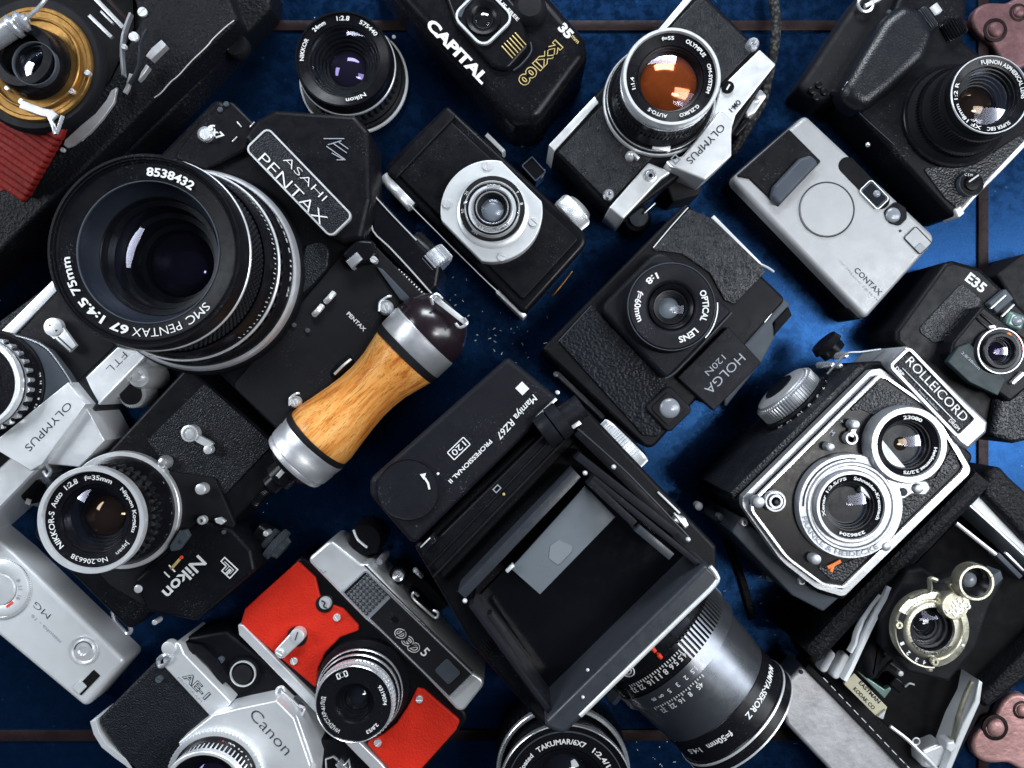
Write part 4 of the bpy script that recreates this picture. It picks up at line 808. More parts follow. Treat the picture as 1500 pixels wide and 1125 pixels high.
# ================================================================ small 1930s style camera
def round_plate():
    t = thing('camera', 'small black vintage camera with a round silver lens plate and silver wind knob', 'camera', 712, 310)
    part('body', MB().prism([(655, 152), (868, 350), (768, 462), (557, 249)], 0, 30, r=[4, 22, 8, 18], bev=3, seg=5), BLG)
    part('face_panel', MB().prism([(655, 172), (848, 350), (766, 440), (577, 250)], 30, 32, r=5, bev=1), BLK)
    part('end_band', MB().prism([(655, 158), (668, 170), (580, 262), (566, 250)], 30, 33.4, r=2, bev=1), BLK)
    # circle with two flats
    q = []
    for i in range(96):
        a = 2*math.pi*i/96; x, y = 75*math.cos(a), 75*math.sin(a); d = (x-y)/math.sqrt(2)
        if abs(d) > 62: k = (abs(d)-62)/math.sqrt(2)*(1 if d > 0 else -1); x -= k; y += k
        q.append((720+x, 309+y))
    pl = part('lens_plate', MB().prism(q, 32, 42, bev=.8), SIP)
    for x, y, a in ((713, 243, 80), (654, 298, 100), (781, 325, 40), (735, 376, 20)): part('screw', MB().screw(x, y, 42, 43.2, 6.5, a), SIL, pl)
    l = part('lens', MB().lathe(721, 305, 56, [(52, 41), (52, 43), (48, 44), (44, 44), (36, 50), (35, 54), (29, 54), (23, 53)], 90), SIL)
    part('speed_ring', MB().lathe(721, 305, 47, [(48, 43), (47.5, 47), (47, 47.4), (40, 47.4)], 90), BLM, l); part('chrome_ring', lensring(721, 305, 50, 40.6, 38.6, 46, 50.6), SIL, l)
    part('name_ring', MB().lathe(721, 305, 54, [(37.6, 51), (37.6, 53), (36, 53.8), (29, 53.8), (28.6, 53)], 90), BLK, l)
    part('chrome_ring', lensring(721, 305, 55, 30, 27.4, 52, 56), CHR, l); part('inner_ring', lensring(721, 305, 55, 26.4, 24.6, 52, 56.4), BLG, l); part('chrome_ring', lensring(721, 305, 55, 24.4, 22.4, 52, 56.8), CHR, l)
    optics(l, 721, 305, 56, 55.6, 22.4, 5, .75, GLG, 3, 3)
    arct([('ARGUS', 33, -14, 20, 5, .01), ('f:4.5 ANASTIGMAT', 33, 226, 134, 4.6, .01)], 721, 305, 54, 54, WHT, l)
    arct([('25', 43.6, -64, -56, 4, .0), ('50', 43.6, -100, -92, 4, .0), ('150', 43.6, -150, -138, 4, .0), ('T', 43.6, 56, 60, 4), ('B', 43.6, 80, 84, 4)], 721, 305, 47, 47.7, WHT, l)
    for x, y in ((757, 312), (683, 298)): part('ring_knob', MB().dome(x, y, 50, 4, 2), CHR, l)
    k = part('wind_knob', MB().axis(W(828, 322, 17), W(846, 306, 17), [(0, 10), (.1, 12), (.3, 12.8), (.9, 12.8), (1, 12)], teeth=60, depth=.6), SIL)
    k2 = part('knob_cap', MB().axis(W(845, 307, 17), W(850, 302, 17), [(0, 11), (1, 9)], 40), SIL)
    part('focus_rail', MB().axis(W(563, 259, 26), W(605, 303, 26), [(0, 4.2), (1, 4.2)], teeth=36, depth=.4), SIL); part('strap_bar', MB().bar(712, 196, 738, 222, 7, 8, 22, 1), SIP)
    part('bottom_rail', MB().bar(728, 425, 769, 464, 8, 6, 26, 1), SIL); part('seam', MB().tube([(600, 300, 31), (650, 350, 31), (700, 400, 31), (732, 430, 31)], .4, 6, 2), SIL)
    f = part('viewfinder', MB().prism(rect(782, 247, 30, 20, 48), 4, 26, r=2, bev=.6), BLG); part('finder_frame', MB().frame(rect(782, 247, 31, 21, 48), 1.4, 25, 27, r=2), GRY, f); part('finder_leg', MB().tube([(797, 248, 25), (794, 258, 22), (786, 266, 10)], .8, 6), SIL, f)
    part('wire_loop', MB().tube([(838, 397, 20), (826, 413, 20), (812, 430, 20), (808, 432, 18), (820, 420, 20)], .7, 8), BRS)
round_plate()
# ================================================================ toy plastic medium format camera
def toy_camera():
    t = thing('camera', 'black plastic toy camera with coarse wrinkled panels, silver strap bars and grey name block', 'camera', 970, 470)
    part('body', MB().prism([(1005, 296), (1152, 438), (952, 662), (793, 511)], 0, 50, r=[6, 8, 14, 6], bev=2), BLK)
    part('leather_panel', MB().prism([(1010, 306), (1044, 320), (1115, 388), (1122, 398), (1076, 446), (1062, 440), (1040, 400), (1000, 372), (956, 366)], 50, 51.6, r=2, bev=.6), HOL)
    part('leather_panel', MB().prism([(868, 448), (888, 470), (975, 560), (1004, 596), (962, 640), (942, 638), (818, 500)], 50, 51.6, r=3, bev=.6), HOP)
    part('panel_edge', MB().tube([(1008, 304, 51.4), (982, 333, 51.4), (957, 363, 51.4)], .4, 6, 2), SIL); part('panel_edge', MB().tube([(818, 500, 51.4), (842, 474, 51.4), (866, 448, 51.4)], .3, 6, 2), GRY)
    blk = part('flash_block', MB().prism([(1066, 478), (1120, 414), (1158, 446), (1132, 474), (1136, 492), (1116, 530), (1060, 600)], 0, 48, r=[2, 2, 3, 2, 2, 2, 2], bev=1), GRY)
    part('shoe_slot', MB().prism([(1136, 470), (1156, 450), (1160, 462), (1134, 492)], 30, 49, bev=.5), PIT, blk); part('shoe_edge', MB().bar(1120, 472, 1134, 454, 2, 48, 49.4), SIL, blk)
    np_ = part('name_block', MB().prism([(1067, 478), (1116, 531), (1046, 602), (992, 553)], 50, 55, r=1, bev=.8), DGR)
    text('HOLGA', 1062, 548, 55.3, 135, 13.5, GIN, w=74, bold=-.004, parent=np_); text('120N', 1048, 535, 55.3, 135, 9, GIN, w=36, bold=-.004, parent=np_)
    lp = part('lens_plate', MB().prism([(967, 362), (1074, 456), (976, 557), (878, 451)], 50, 60, r=[22, 8, 8, 16], bev=2.4, seg=4), DGR)
    part('plate_line', MB().tube([(1072, 458, 60), (1030, 503, 60.3), (990, 545, 60.3), (974, 554, 59.8)], .5, 6, 2), GRY, lp)
    cx, cy, zc = 984, 449, 72
    l = part('lens', MB().lathe(cx, cy, zc, [(66, 59), (66, 67), (64, 71), (61, 72), (40, 72), (36, 71), (34, 69), (30, 70.5), (27, 68)], 110), DGR)
    part('inner_barrel', MB().lathe(cx, cy, zc, [(33, 68), (32, 71), (28, 70), (25, 68), (24, 66)], 90), BLG, l); optics(l, cx, cy, zc, 69, 25, 7, .62, GLG, 4, 2)
    part('rim_line', lensring(cx, cy, zc, 64.6, 63, 70.4, 71.6), GRY, l)
    arct([('OPTICAL', 50, 62, 116, 9, .025), ('LENS', 50, 133, 168, 9, .025), ('1:8', 50, 336, 314, 9, .025), ('f=60mm', 50, 296, 245, 9, .02)], cx, cy, zc, 72.2, WHT, l)
    part('focus_arc', MB().tube([(cx+67*math.sin(math.radians(a)), cy-67*math.cos(math.radians(a)), 66) for a in range(85, 140, 8)], .5, 6), SIL, lp)
    w = part('viewfinder', MB().prism(rect(980, 599, 52, 50, 46), 50, 54, r=8, bev=1.2), DGR); part('finder_glass', MB().prism(rect(980, 599, 36, 34, 46), 54, 54.6, r=5), BLG, w); part('finder_lens', MB().dome(981, 598, 54.2, 15, 2.5), GLG, w); part('finder_rim', MB().frame(rect(980, 599, 38, 36, 46), 1.4, 53.6, 55.2, r=5), BLG, w)
    for p in ([(1044, 317), (1113, 387)], [(817, 547), (885, 612)]):
        x0, y0 = p[0]; x1, y1 = p[1]; part('strap_bar', MB().bar(x0, y0, x1, y1, 6.5, 30 if x0 > 900 else 10, 46 if x0 > 900 else 24, .6), SIP)
    part('strap_bar_end', MB().tube([(1113, 387, 44), (1124, 392, 44), (1133, 398, 42)], .9, 8), SIL); part('strap_bar_end', MB().disc(815, 548, 20, 4, 25), SIL)
toy_camera()
# ================================================================ small black automatic compact
def small_auto():
    t = thing('compact_camera', 'black compact camera with a pebbled front panel and small round lens at the right edge', 'camera', 1415, 520)
    part('body', MB().prism([(1384, 384), (1398, 381), (1437, 392), (1540, 490), (1500, 640), (1445, 636), (1312, 500), (1312, 484)], 0, 40, r=8, bev=3), BLK)
    part('top_cover', MB().prism([(1460, 402), (1500, 372), (1560, 360), (1560, 480), (1500, 470)], 0, 30, r=6, bev=2), BLM)
    part('leather_panel', MB().prism([(1409, 414), (1440, 440), (1390, 498), (1368, 502), (1344, 484)], 40, 40.8, r=8, bev=.4), LEA)
    text('E35', 1430, 414, 40.3, 38, 14, WHT, w=32, bold=.03)
    lb = part('lens_block', MB().prism([(1440, 446), (1510, 500), (1516, 560), (1480, 590), (1425, 548), (1392, 518), (1396, 500)], 40, 52, r=6, bev=2), BLK)
    part('ribs', MB().bar(1438, 460, 1470, 486, 3, 52, 53.2, .3), BLG, lb); part('ribs', MB().bar(1432, 466, 1462, 492, 3, 52, 53.2, .3), BLG, lb)
    fp = part('name_strip', MB().prism([(1404, 508), (1420, 502), (1474, 556), (1462, 580), (1420, 560), (1388, 530)], 50, 54, r=2, bev=.6), mat('dark_teal_plastic', (.018, .03, .033), .35)); text('2.8/38mm', 1422, 528, 54.3, 43, 4, GIN, w=36, bold=.01, parent=fp)
    l = part('lens', MB().lathe(1466, 514, 58, [(34, 52), (34, 54), (32, 55), (26, 56), (25, 58), (22, 58.4), (20, 57)], 80), BLK)
    part('speed_ring', MB().lathe(1466, 514, 56, [(33, 53), (32.6, 55.6), (27, 56)], 80), HGR, l); part('chrome_ring', lensring(1466, 514, 56, 33.6, 32.4, 53, 56.3), SIL, l); part('inner_ring', lensring(1466, 514, 58, 26.5, 20, 55, 59), BLG, l); optics(l, 1466, 514, 58, 58, 21, 6, .66, GLP, 4, 2)
    part('index_dot', MB().dome(1477, 491, 55.5, 4, 1.5), ORG, l); arct([('8 11 16', 32, 52, 88, 4, .02)], 1466, 514, 56, 56.2, RDI, l); part('index_mark', MB().prism(rect(1454, 479, 10, 5, -10), 52, 53.2), WHT, lb)
    f = part('viewfinder', MB().prism(rect(1489, 470, 26, 24, 20), 28, 48, r=4, bev=2), GRN); part('finder_glass', MB().dome(1490, 470, 48, 8, 2), GLG, f)
    h = part('hot_shoe', MB().prism(rect(1467, 441, 34, 20, -40), 20, 44, r=2, bev=1), GRY); part('shoe_rail', MB().bar(1452, 452, 1474, 432, 1.8, 44, 45.6), SIL, h); part('shoe_rail', MB().bar(1468, 464, 1486, 446, 1.8, 44, 45.6), SIL, h)
    part('side_cover', MB().prism([(1462, 585), (1482, 560), (1530, 545), (1530, 640), (1486, 650), (1452, 640)], 0, 46, r=6, bev=3), LEA)
    part('side_latch', MB().bar(1484, 562, 1500, 546, 5, 52, 55), CHR)
small_auto()
# ================================================================ twin lens reflex
def twin_lens():
    t = thing('camera', 'chrome trimmed twin lens reflex camera with two round lenses, one above the other', 'camera', 1240, 700)
    part('body', MB().prism([(1068, 730), (1270, 530), (1292, 528), (1428, 668), (1412, 700), (1236, 880), (1200, 870)], 0, 80, r=10, bev=2.5), BLK)
    part('side_leather', MB().prism([(1070, 722), (1262, 533), (1268, 540), (1076, 729)], 6, 81, bev=.4), LEA)
    part('base_plate', MB().prism([(1086, 756), (1180, 850), (1218, 858), (1234, 872), (1206, 896), (1160, 872), (1072, 780)], 0, 72, r=4, bev=1), GRY)
    for x, y in ((1175, 852), (1091, 766)): part('screw', MB().lathe(x, y, 74, [(6.5, 70), (6.5, 73), (4.6, 74), (2.6, 74), (2.4, 72.6), (0, 72.6)], 24), RCH)
    O = [(1288, 549), (1300, 552), (1366, 598), (1416, 684), (1410, 694), (1300, 800), (1236, 862), (1206, 858), (1152, 818), (1100, 748), (1102, 734)]
    part('chrome_band', MB().frame([(1290, 540), (1366, 590), (1424, 690), (1236, 874), (1196, 862), (1145, 822), (1088, 742), (1088, 728), (1276, 542)], 9, 78, 87, r=[8, 60, 12, 10, 40, 80, 14, 6, 8]), RCH)
    fp = part('front_panel', MB().prism(O, 78, 90, r=[8, 6, 60, 12, 4, 4, 8, 30, 80, 14, 4], bev=1), BLG)
    part('chrome_trim', MB().frame(O, 3.2, 89, 92, r=[8, 6, 60, 12, 4, 4, 8, 30, 80, 14, 4]), CHR, fp)
    part('leather_panel', MB().prism([(1288, 560), (1340, 588), (1330, 600), (1290, 612), (1262, 600), (1240, 604)], 90, 90.9, r=3, bev=.3), LEA, fp)
    part('leather_panel', MB().prism([(1398, 650), (1404, 684), (1308, 782), (1322, 740), (1318, 712), (1370, 700)], 90, 90.9, r=3, bev=.3), LEA, fp); part('leather_panel', MB().prism([(1282, 806), (1236, 852), (1216, 848), (1196, 830), (1240, 824)], 90, 90.9, r=3, bev=.3), LEA, fp)
    hood = part('hood_housing', MB().prism([(1302, 531), (1330, 505), (1448, 618), (1446, 634), (1418, 660), (1404, 650)], 40, 90, r=5, bev=2), RCH)
    n = part('name_plate', MB().prism(rect(1368, 575, 146, 40, 46.3), 90, 92.4, r=7, bev=.6), LEF, hood); part('plate_rim', MB().frame(rect(1368, 575, 148, 42, 46.3), 4, 90, 94, r=8), RCH, hood)
    text('ROLLEICORD', 1373, 570, 92.7, 46.3, 13.5, WHT, w=122, bold=.0, parent=hood); part('underline', MB().bar(1322, 539, 1400, 618, 1.4, 92.4, 93, .1), RCH, hood)
    text('DBP', 1318, 544, 92.7, 46.3, 5, WHT, w=16, parent=hood); text('DRGM', 1398, 622, 92.7, 46.3, 5, WHT, w=20, parent=hood); text('Franke & Heidecke', 1360, 586, 92.7, 46.3, 2.8, GIN, w=40, parent=hood)
    # lens board
    A = (1247, 742); B = (1332, 652)
    q = circ(A[0], A[1], 77, 78, 372, 60)
    nb = [(1276, 672), (1284, 668)]+circ(B[0], B[1], 56, 285, 450+90-380+0, 1)[:0]
    q2 = [(1268, 668), (1282, 660)]
    # gourd shaped board: two discs and a waist
    lb = MB(); lb.lathe(A[0], A[1], 96, [(77, 90), (77, 94.4), (75.6, 95.4), (66, 95.4), (64, 96.6), (61, 96.6), (59, 95.6), (50, 95.6)], 110)
    brd = part('lens_board', lb, RCH)
    part('lens_board_waist', MB().prism([(1262, 676), (1284, 668), (1290, 640), (1340, 700), (1322, 706), (1318, 722), (1312, 762), (1260, 720)], 90, 94.6, r=[8, 8, 2, 2, 8, 8, 8, 2], bev=.6), RCH, brd)
    part('lens_board_waist', MB().prism([(1303, 706), (1322, 700), (1340, 704), (1358, 704), (1364, 716), (1356, 726), (1336, 724), (1324, 732), (1306, 728)], 90, 94, r=6, bev=.8), RCH, brd)
    arct([('FRANKE & HEIDECKE', 69.5, 258, 146, 7, .01)], A[0], A[1], 96, 95.8, GIN, brd)
    for a in range(292, 352, 6): pass
    part('board_groove', MB().tube([(A[0]+70*math.sin(math.radians(a)), A[1]-70*math.cos(math.radians(a)), 96) for a in range(270, 372, 8)], .4, 6), DIN, brd)
    l2 = part('taking_lens', MB().lathe(A[0], A[1], 98, [(54, 94), (54, 98), (52, 99.4), (48, 99.4), (46.4, 98)], 96), RCH); part('name_ring', MB().lathe(A[0], A[1], 98, [(46.6, 98.2), (37, 97), (36, 96)], 90), BLG, l2)
    optics(l2, A[0], A[1], 98, 97, 37, 10, .62, GLO, 5, 3.5)
    arct([('Schneider-Kreuznach', 41.8, 5, 118, 4.6, .03), ('Xenar 1:3.5/75', 41.8, 250, 350, 4.2, .03), ('2386204', 41.8, 152, 205, 4.4, .03)], A[0], A[1], 98, 98.2, WHT, l2)
    l1 = part('viewing_lens', MB().lathe(B[0], B[1], 100, [(57, 90), (57, 98), (55, 100), (47, 100), (45, 98)], 96), RCH); part('name_ring', MB().lathe(B[0], B[1], 100, [(45.4, 98.6), (37, 97), (36, 96)], 90), BLG, l1)
    optics(l1, B[0], B[1], 100, 97.4, 37, 10, .66, GLO, 4, 4)
    arct([('23080', 40.6, -10, 30, 5, .03), ('Heidosmat 3.2/75', 40.6, 95, 190, 4.6, .03)], B[0], B[1], 100, 98.8, WHT, l1)
    a_ = part('shutter_arm', MB().band([(1253, 624), (1250, 632), (1247, 640)], 8, 91, 94), RCH); part('arm_knob', MB().disc(1253, 622, 91, 7.5, 97, 1), RCH, a_); part('arm_ring', MB().lathe(1247, 642, 94, [(10, 91), (10, 94), (9, 95), (6.4, 95), (6, 93)], 40), RCH, a_)
    for x, y, r in ((1217, 655, 6.5), (1112, 736, 9), (1299, 801, 7), (1196, 820, 8), (1346, 716, 7.5)): part('screw', MB().disc(x, y, 90, r, 96, 1), RCH)
    part('screw_hole', MB().disc(1324, 721, 94, 6, 95), DIN)
    s_ = part('flash_socket', MB().lathe(1137, 735, 95, [(16.5, 90), (16.5, 93), (15, 94), (12.6, 94), (12.2, 92.4), (10.4, 92.4), (10, 95), (7, 95), (6.6, 93)], 48), RCH); part('socket_pin', MB().dome(1137, 735, 92, 4.5, 2), GRY, s_)
    part('speed_mark', MB().bar(1213, 832, 1232, 822, 5, 91, 92, .2), ORG); part('speed_mark', MB().bar(1218, 838, 1222, 826, 4, 91.1, 92.2, .2), ORG)
    for x, y, s in ((1233, 617, '+'), (1219, 634, 'M')): text(s, x, y, 90.4, 40, 7, GIN, bold=.02)
    # focus knob on the side facing the middle
    k = part('focus_knob', MB().axis(W(1161, 587, 44), W(1145, 571, 44), [(0, 20), (.05, 21.4), (.85, 21.4), (.92, 20), (1, 19.6)], teeth=64, depth=.6), RCH)
    part('knob_face', MB().axis(W(1145.4, 571.4, 44), W(1141, 567, 44), [(0, 18), (.5, 18), (1, 13), (1, 12)], 60), WRN, k); part('knob_plate', MB().axis(W(1141.2, 567.2, 44), W(1139.6, 565.6, 44), [(0, 10), (1, 10)], 48), BLG, k)
    part('distance_scale', MB().axis(W(1172, 598, 44), W(1161, 587, 44), [(0, 24), (.85, 24), (1, 22)], 60), BLG, k)
    sm = MB(); c0 = W(1166, 592, 44); ax = (W(1172, 598, 44)-W(1182, 608, 44)).normalized(); sd = Vector((0, 0, 1)).cross(ax)
    for s, q in (('3', -.95), ('4', -.62), ('5', -.3), ('8', .02), ('10', .34), ('15', .68), ('30', .98)):
        v, f, w_, ch = glyphs(s, .02); b0 = len(sm.v)
        for x, y in v:
            a = q+(x-w_/2)*4.6/24; p = c0-ax*((y-.35)*3.6)+(Vector((0, 0, 1))*math.cos(a)+sd*math.sin(a))*24.15; sm.v.append(tuple(p))
        sm.f += [tuple(b0+i for i in kk) for kk in f]
    part('scale_numbers', sm, WHT, k, smooth=0)
    k = part('film_crank', MB().axis(W(1222, 516, 40), W(1206, 500, 40), [(0, 8), (.5, 8), (.55, 10), (1, 9)], 40), BLG)
    for x, y in ((1219, 534), (1232, 536), (1240, 520)): part('lug_screw', MB().lathe(x, y, 60, [(5, 40), (5, 57), (3, 60), (0, 60)], 20), CHR)
    part('hood_latch', MB().tube([(1212, 548, 62), (1226, 532, 64), (1240, 518, 66), (1262, 516, 68), (1290, 512, 70)], .8, 8), RCH)
    part('back_latch', MB().band([(1096, 798), (1118, 822), (1138, 840)], 5, 10, 40), RCH); part('back_latch', MB().band([(1102, 790), (1124, 812), (1140, 832)], 3, 20, 44), CHR)
    strap_lug(1131, 818, 40, 9); part('screw', MB().disc(1129, 846, 26, 7, 34), RCH); part('screw', MB().disc(1056, 758, 40, 5, 46), RCH); part('screw', MB().disc(1024, 742, 30, 6, 36), RCH)
twin_lens()
# ================================================================ medium format SLR with open hood
def hood_camera():
    t = thing('camera', 'large black studio reflex camera seen from above with its waist level hood open', 'camera', 820, 780)
    body = part('body', MB().prism([(606, 800), (826, 590), (860, 600), (1050, 800), (1052, 850), (820, 1078), (790, 1060), (690, 945)], 0, 88, r=[6, 6, 8, 10, 14, 14, 10, 8], bev=2.5), BLK)
    back = part('film_back', MB().prism([(744, 522), (822, 586), (605, 800), (541, 726), (541, 702)], 10, 96, r=[8, 5, 8, 16, 16], bev=3, seg=4), DGR)
    part('winding_cap', MB().lathe(598, 717, 98, [(46, 95), (46, 97.4), (44.4, 98.4), (43, 97.8), (0, 97.8)], 80), DGR, back)
    part('arrow', MB().band([(629, 717), (627, 708), (622, 700)], 3, 98, 98.5, .1), WHT, back); part('arrow', MB().prism([(615, 695), (624, 693), (621, 703)], 98, 98.5), WHT, back)
    part('index_dot', MB().disc(641.5, 694, 96, 2, 96.6, .1), WHT, back); part('film_mark', MB().prism(rect(765, 569, 15, 14, 45), 96, 96.6), WHT, back)
    text('Mamiya RZ67', 757, 611, 96.3, 132.5, 10, WHT, w=82, bold=.012, parent=back, shear=.15); text('PROFESSIONAL II', 689, 676, 96.3, 135, 6.2, WHT, w=86, bold=.02, parent=back)
    text('120', 672, 657, 96.3, 136, 9, WHT, w=24, bold=0, parent=back); part('text_frame', MB().frame(rect(672, 657, 34, 16, 136), 1.5, 96, 96.6, r=2), WHT, back)
    part('back_hinge', MB().bar(786, 612, 815, 584, 4, 96, 98), SIL, back); part('index_dot', MB().disc(817, 575, 90, 3, 97), SIL, back)
    part('revolving_adapter', MB().prism([(826, 606), (850, 640), (650, 850), (616, 812)], 60, 92, r=4, bev=1.5), BLK)
    part('groove', MB().bar(838, 634, 634, 846, 3, 92, 93.5), BLM); part('groove', MB().bar(828, 622, 626, 832, 2, 92, 93), DGR)
    part('icon', MB().frame(rect(728, 716, 11, 8, 135), 1.4, 92.2, 92.8), GIN); part('index_dot', MB().disc(738, 724, 92.2, 2, 92.9, .1), GOL)
    part('dark_slide_slot', MB().prism([(612, 804), (634, 782), (640, 792), (622, 812)], 90, 98, bev=1), BLG); part('slot_edge', MB().bar(616, 802, 630, 788, 2, 98, 99), SIL)
    # hood: four sheet metal walls round a deep well
    R_ = [(857, 693), (1043, 845), (815, 1068), (682, 880)]
    zt = 128
    def wall(name, a, b, w, z0, z1, m, bev=.5): return part(name, MB().bar(a[0], a[1], b[0], b[1], w, z0, z1, bev), m)
    part('focusing_screen', MB().prism([(868, 700), (1040, 846), (818, 1062), (690, 886)], 88, 90), mat('dark_ground_glass', (.004, .004, .006), .12, spec=.5, rvar=.06))
    wall('hood_wall', (846, 694), (676, 872), 15, 86, 112, HGR)
    wall('hood_wall', (690, 886), (812, 1052), 9, 86, 120, DGR)
    wall('hood_wall', (868, 700), (1036, 836), 9, 86, 120, DGR)
    fr = part('hood_front', MB().prism([(1034, 826), (1050, 838), (1052, 858), (826, 1078), (798, 1066), (800, 1056)], 84, 126, r=[3, 12, 14, 14, 8, 3], bev=2.4, seg=4), HGR); part('front_edge_highlight', MB().tube([(1040, 830, 126), (1049, 842, 126), (1047, 856, 126), (1000, 902, 126), (930, 970, 126), (850, 1048, 125.6)], 1.3, 10, 4), SIL, fr)  # silver bead draws the highlight streak along the front bevel
    for x, y in ((853, 982), (846, 1022)): part('screw', MB().disc(x+8, y+ (0), 126, 2.4, 127), SIL, fr)
    sc_ = part('magnifier_plate', MB().prism([(857, 712), (902, 757), (791, 871), (748, 833)], 104, 106, bev=.3), mat('grey_screen_plate', (.13, .15, .17), .35, .1, cvar=.05)); part('reflection_patch', MB().prism([(818, 791), (839, 800), (837, 808), (818, 828), (804, 818), (806, 800)], 106, 106.4, r=4), mat('pale_reflection_grey', (.165, .185, .205), .35, cvar=.04), sc_)  # paler patch is a phone reflection put into the colour
    for x, y in ((857, 693), (681, 880), (1008, 790), (899, 684)): part('rivet', MB().dome(x, y, 120, 3.6, 1.8), SIP)
    part('hood_rail', MB().bar(864, 706, 930, 768, 11, 106, 122), DGR); part('hood_rail', MB().bar(934, 774, 984, 816, 12, 104, 124), HGR)
    part('hood_rail', MB().bar(846, 668, 1008, 795, 12, 88, 112), DGR); part('hood_rail', MB().bar(846, 632, 1000, 784, 14, 86, 106), BLK); part('rail_edge', MB().tube([(846, 628, 106), (920, 694, 106), (1008, 786, 106)], .6, 8, 2), HGR); part('rail_edge', MB().tube([(940, 760, 113), (952, 772, 113), (962, 776, 113)], .4, 6, 2), SIL)
    part('catch', MB().bar(742, 838, 752, 828, 5, 106, 110), SIL); part('inner_line', MB().bar(1010, 900, 860, 1030, 1, 90, 91), DGR)
    part('hood_flap', MB().prism([(700, 905), (720, 900), (812, 1040), (800, 1050)], 100, 110, bev=.5), DGR)
    k = part('magnifier_knob', MB().axis(W(794, 636, 100), W(826, 612, 100), [(0, 9.4), (.06, 10), (.5, 10), (.52, 8), (.56, 10.6), (1, 10.6)], 40), DGR); part('knob_tab', MB().bar(838, 626, 850, 618, 7, 98, 104), SIL, k); part('knob_stem', MB().axis(W(826, 612, 100), W(852, 594, 100), [(0, 7), (1, 7)], 32), DGR, k)
    kz = 60; kc = W(890, 672, kz); ku = (W(890, 642, kz)-W(880, 652, kz)).normalized(); ks = Vector((0, 0, 1)).cross(ku)
    k = part('focus_knob', MB().axis(kc-ku*6, kc+ku*9, [(0, 17), (.9, 17), (1, 16)], 64), BLG)
    part('knob_knurl', MB().axis(kc+ku*9, kc+ku*17, [(0, 16.4), (.06, 18), (.9, 18), (1, 16.6)], teeth=56, depth=1.3), SIL, k); part('knob_end', MB().axis(kc+ku*17, kc+ku*18.5, [(0, 15.5), (1, 14)], 48), BLK, k)
    sm = MB()
    for s_, q in (('8', 1.05), ('\u2022', .86), ('15', .66), ('\u2022', .44), ('30', .22), ('\u2022', 0), ('60', -.22), ('B', -.44), ('\u2022', -.6)):
        v, f, w_, ch = glyphs(s_, .03); b0 = len(sm.v)
        for x, y in v:
            a_ = q-(x-w_/2)*4.4/17; sm.v.append(tuple(kc+ku*(3.2-(y-.35)*4.2)+(Vector((0, 0, 1))*math.cos(a_)+ks*math.sin(a_))*17.12))
        sm.f += [tuple(b0+i for i in kk) for kk in f]
    part('dial_numbers', sm, WHT, k, smooth=0)
    pl = MB()
    for i in range(10):
        a0 = -.62-i*.045
        for w0, w1 in ((2, 9),):
            b0 = len(pl.v)
            for aa in (a0, a0-.045):
                for ww in (w0, w1): pl.v.append(tuple(kc+ku*ww+(Vector((0, 0, 1))*math.cos(aa)+ks*math.sin(aa))*17.6))
            pl.f.append((b0, b0+1, b0+3, b0+2))
    part('dial_segment', pl, mat('pale_blue_plate', (.34, .46, .50), .4), k, smooth=0)
    part('knob_seat', MB().prism([(838, 640), (862, 616), (905, 668), (900, 700), (880, 700)], 0, 60, r=4, bev=2), BLK)
    part('accessory_rail', MB().bar(964, 721, 996, 752, 3, 84, 90), SIP); lg = part('strap_lug', MB().prism([(990, 754), (1004, 758), (1010, 770), (1004, 776), (996, 768), (984, 764)], 84, 92, r=2, bev=1), CHR); part('lug_leg', MB().bar(988, 752, 1004, 772, 2.4, 92, 94), SIL, lg)
    part('strap_lug', MB().prism([(770, 978), (778, 984), (786, 994), (780, 996), (776, 990), (768, 988)], 90, 96, bev=.6), CHR)
    for i in range(7): part('vent_rib', MB().bar(700+i*3.2, 950-i*3, 712+i*3.2, 962-i*3, 1.4, 87.8, 89.4, .2), DGR)
    # ---- big lens, axis parallel to the table, pointing down right
    zl = 46; p0 = W(950, 912, zl); p1 = W(1090, 1060, zl); 
    ax = (p1-p0); Ln = ax.length; u = ax.normalized(); up = Vector((0, 0, 1)); sd = up.cross(u)      # sd points to upper right
    def seg(name, a, b, prof, m, par=None, teeth=0, depth=0): return part(name, MB().axis(p0+u*a, p0+u*b, prof, 90, teeth, depth), m, par)
    l = seg('lens', -18, 4, [(0, 46), (.9, 45.6), (1, 44.6)], BLK)
    seg('aperture_ring', 4, 17, [(0, 44.6), (1, 44.4)], BLG, l); seg('distance_ring', 17, 26, [(0, 45), (.97, 45), (1, 43.6)], BAR, l)
    rb = MB()
    for i in range(30):
        q = math.radians(-10-i*3.5); n_ = up*math.cos(q)-sd*math.sin(q); t_ = n_.cross(u); c = p0+u*10.5+n_*44.8; b0 = len(rb.v)
        for ds in (-6.2, 6.2):
            for dt, dn in ((-.75, 0), (-.6, 1.3), (.6, 1.3), (.75, 0)): rb.v.append(tuple(c+u*ds+t_*dt+n_*dn))
        rb.f += [(b0, b0+1, b0+5, b0+4), (b0+1, b0+2, b0+6, b0+5), (b0+2, b0+3, b0+7, b0+6), (b0, b0+3, b0+2, b0+1), (b0+4, b0+5, b0+6, b0+7)]
    part('grip_ribs', rb, BAR, l, smooth=0)
    seg('barrel', 26, 57, [(0, 42.6), (.9, 40.8), (1, 40.4)], BAR, l)
    seg('front_barrel', 57, 74, [(0, 40), (.04, 40.6), (1, 40.6)], BLG, l)
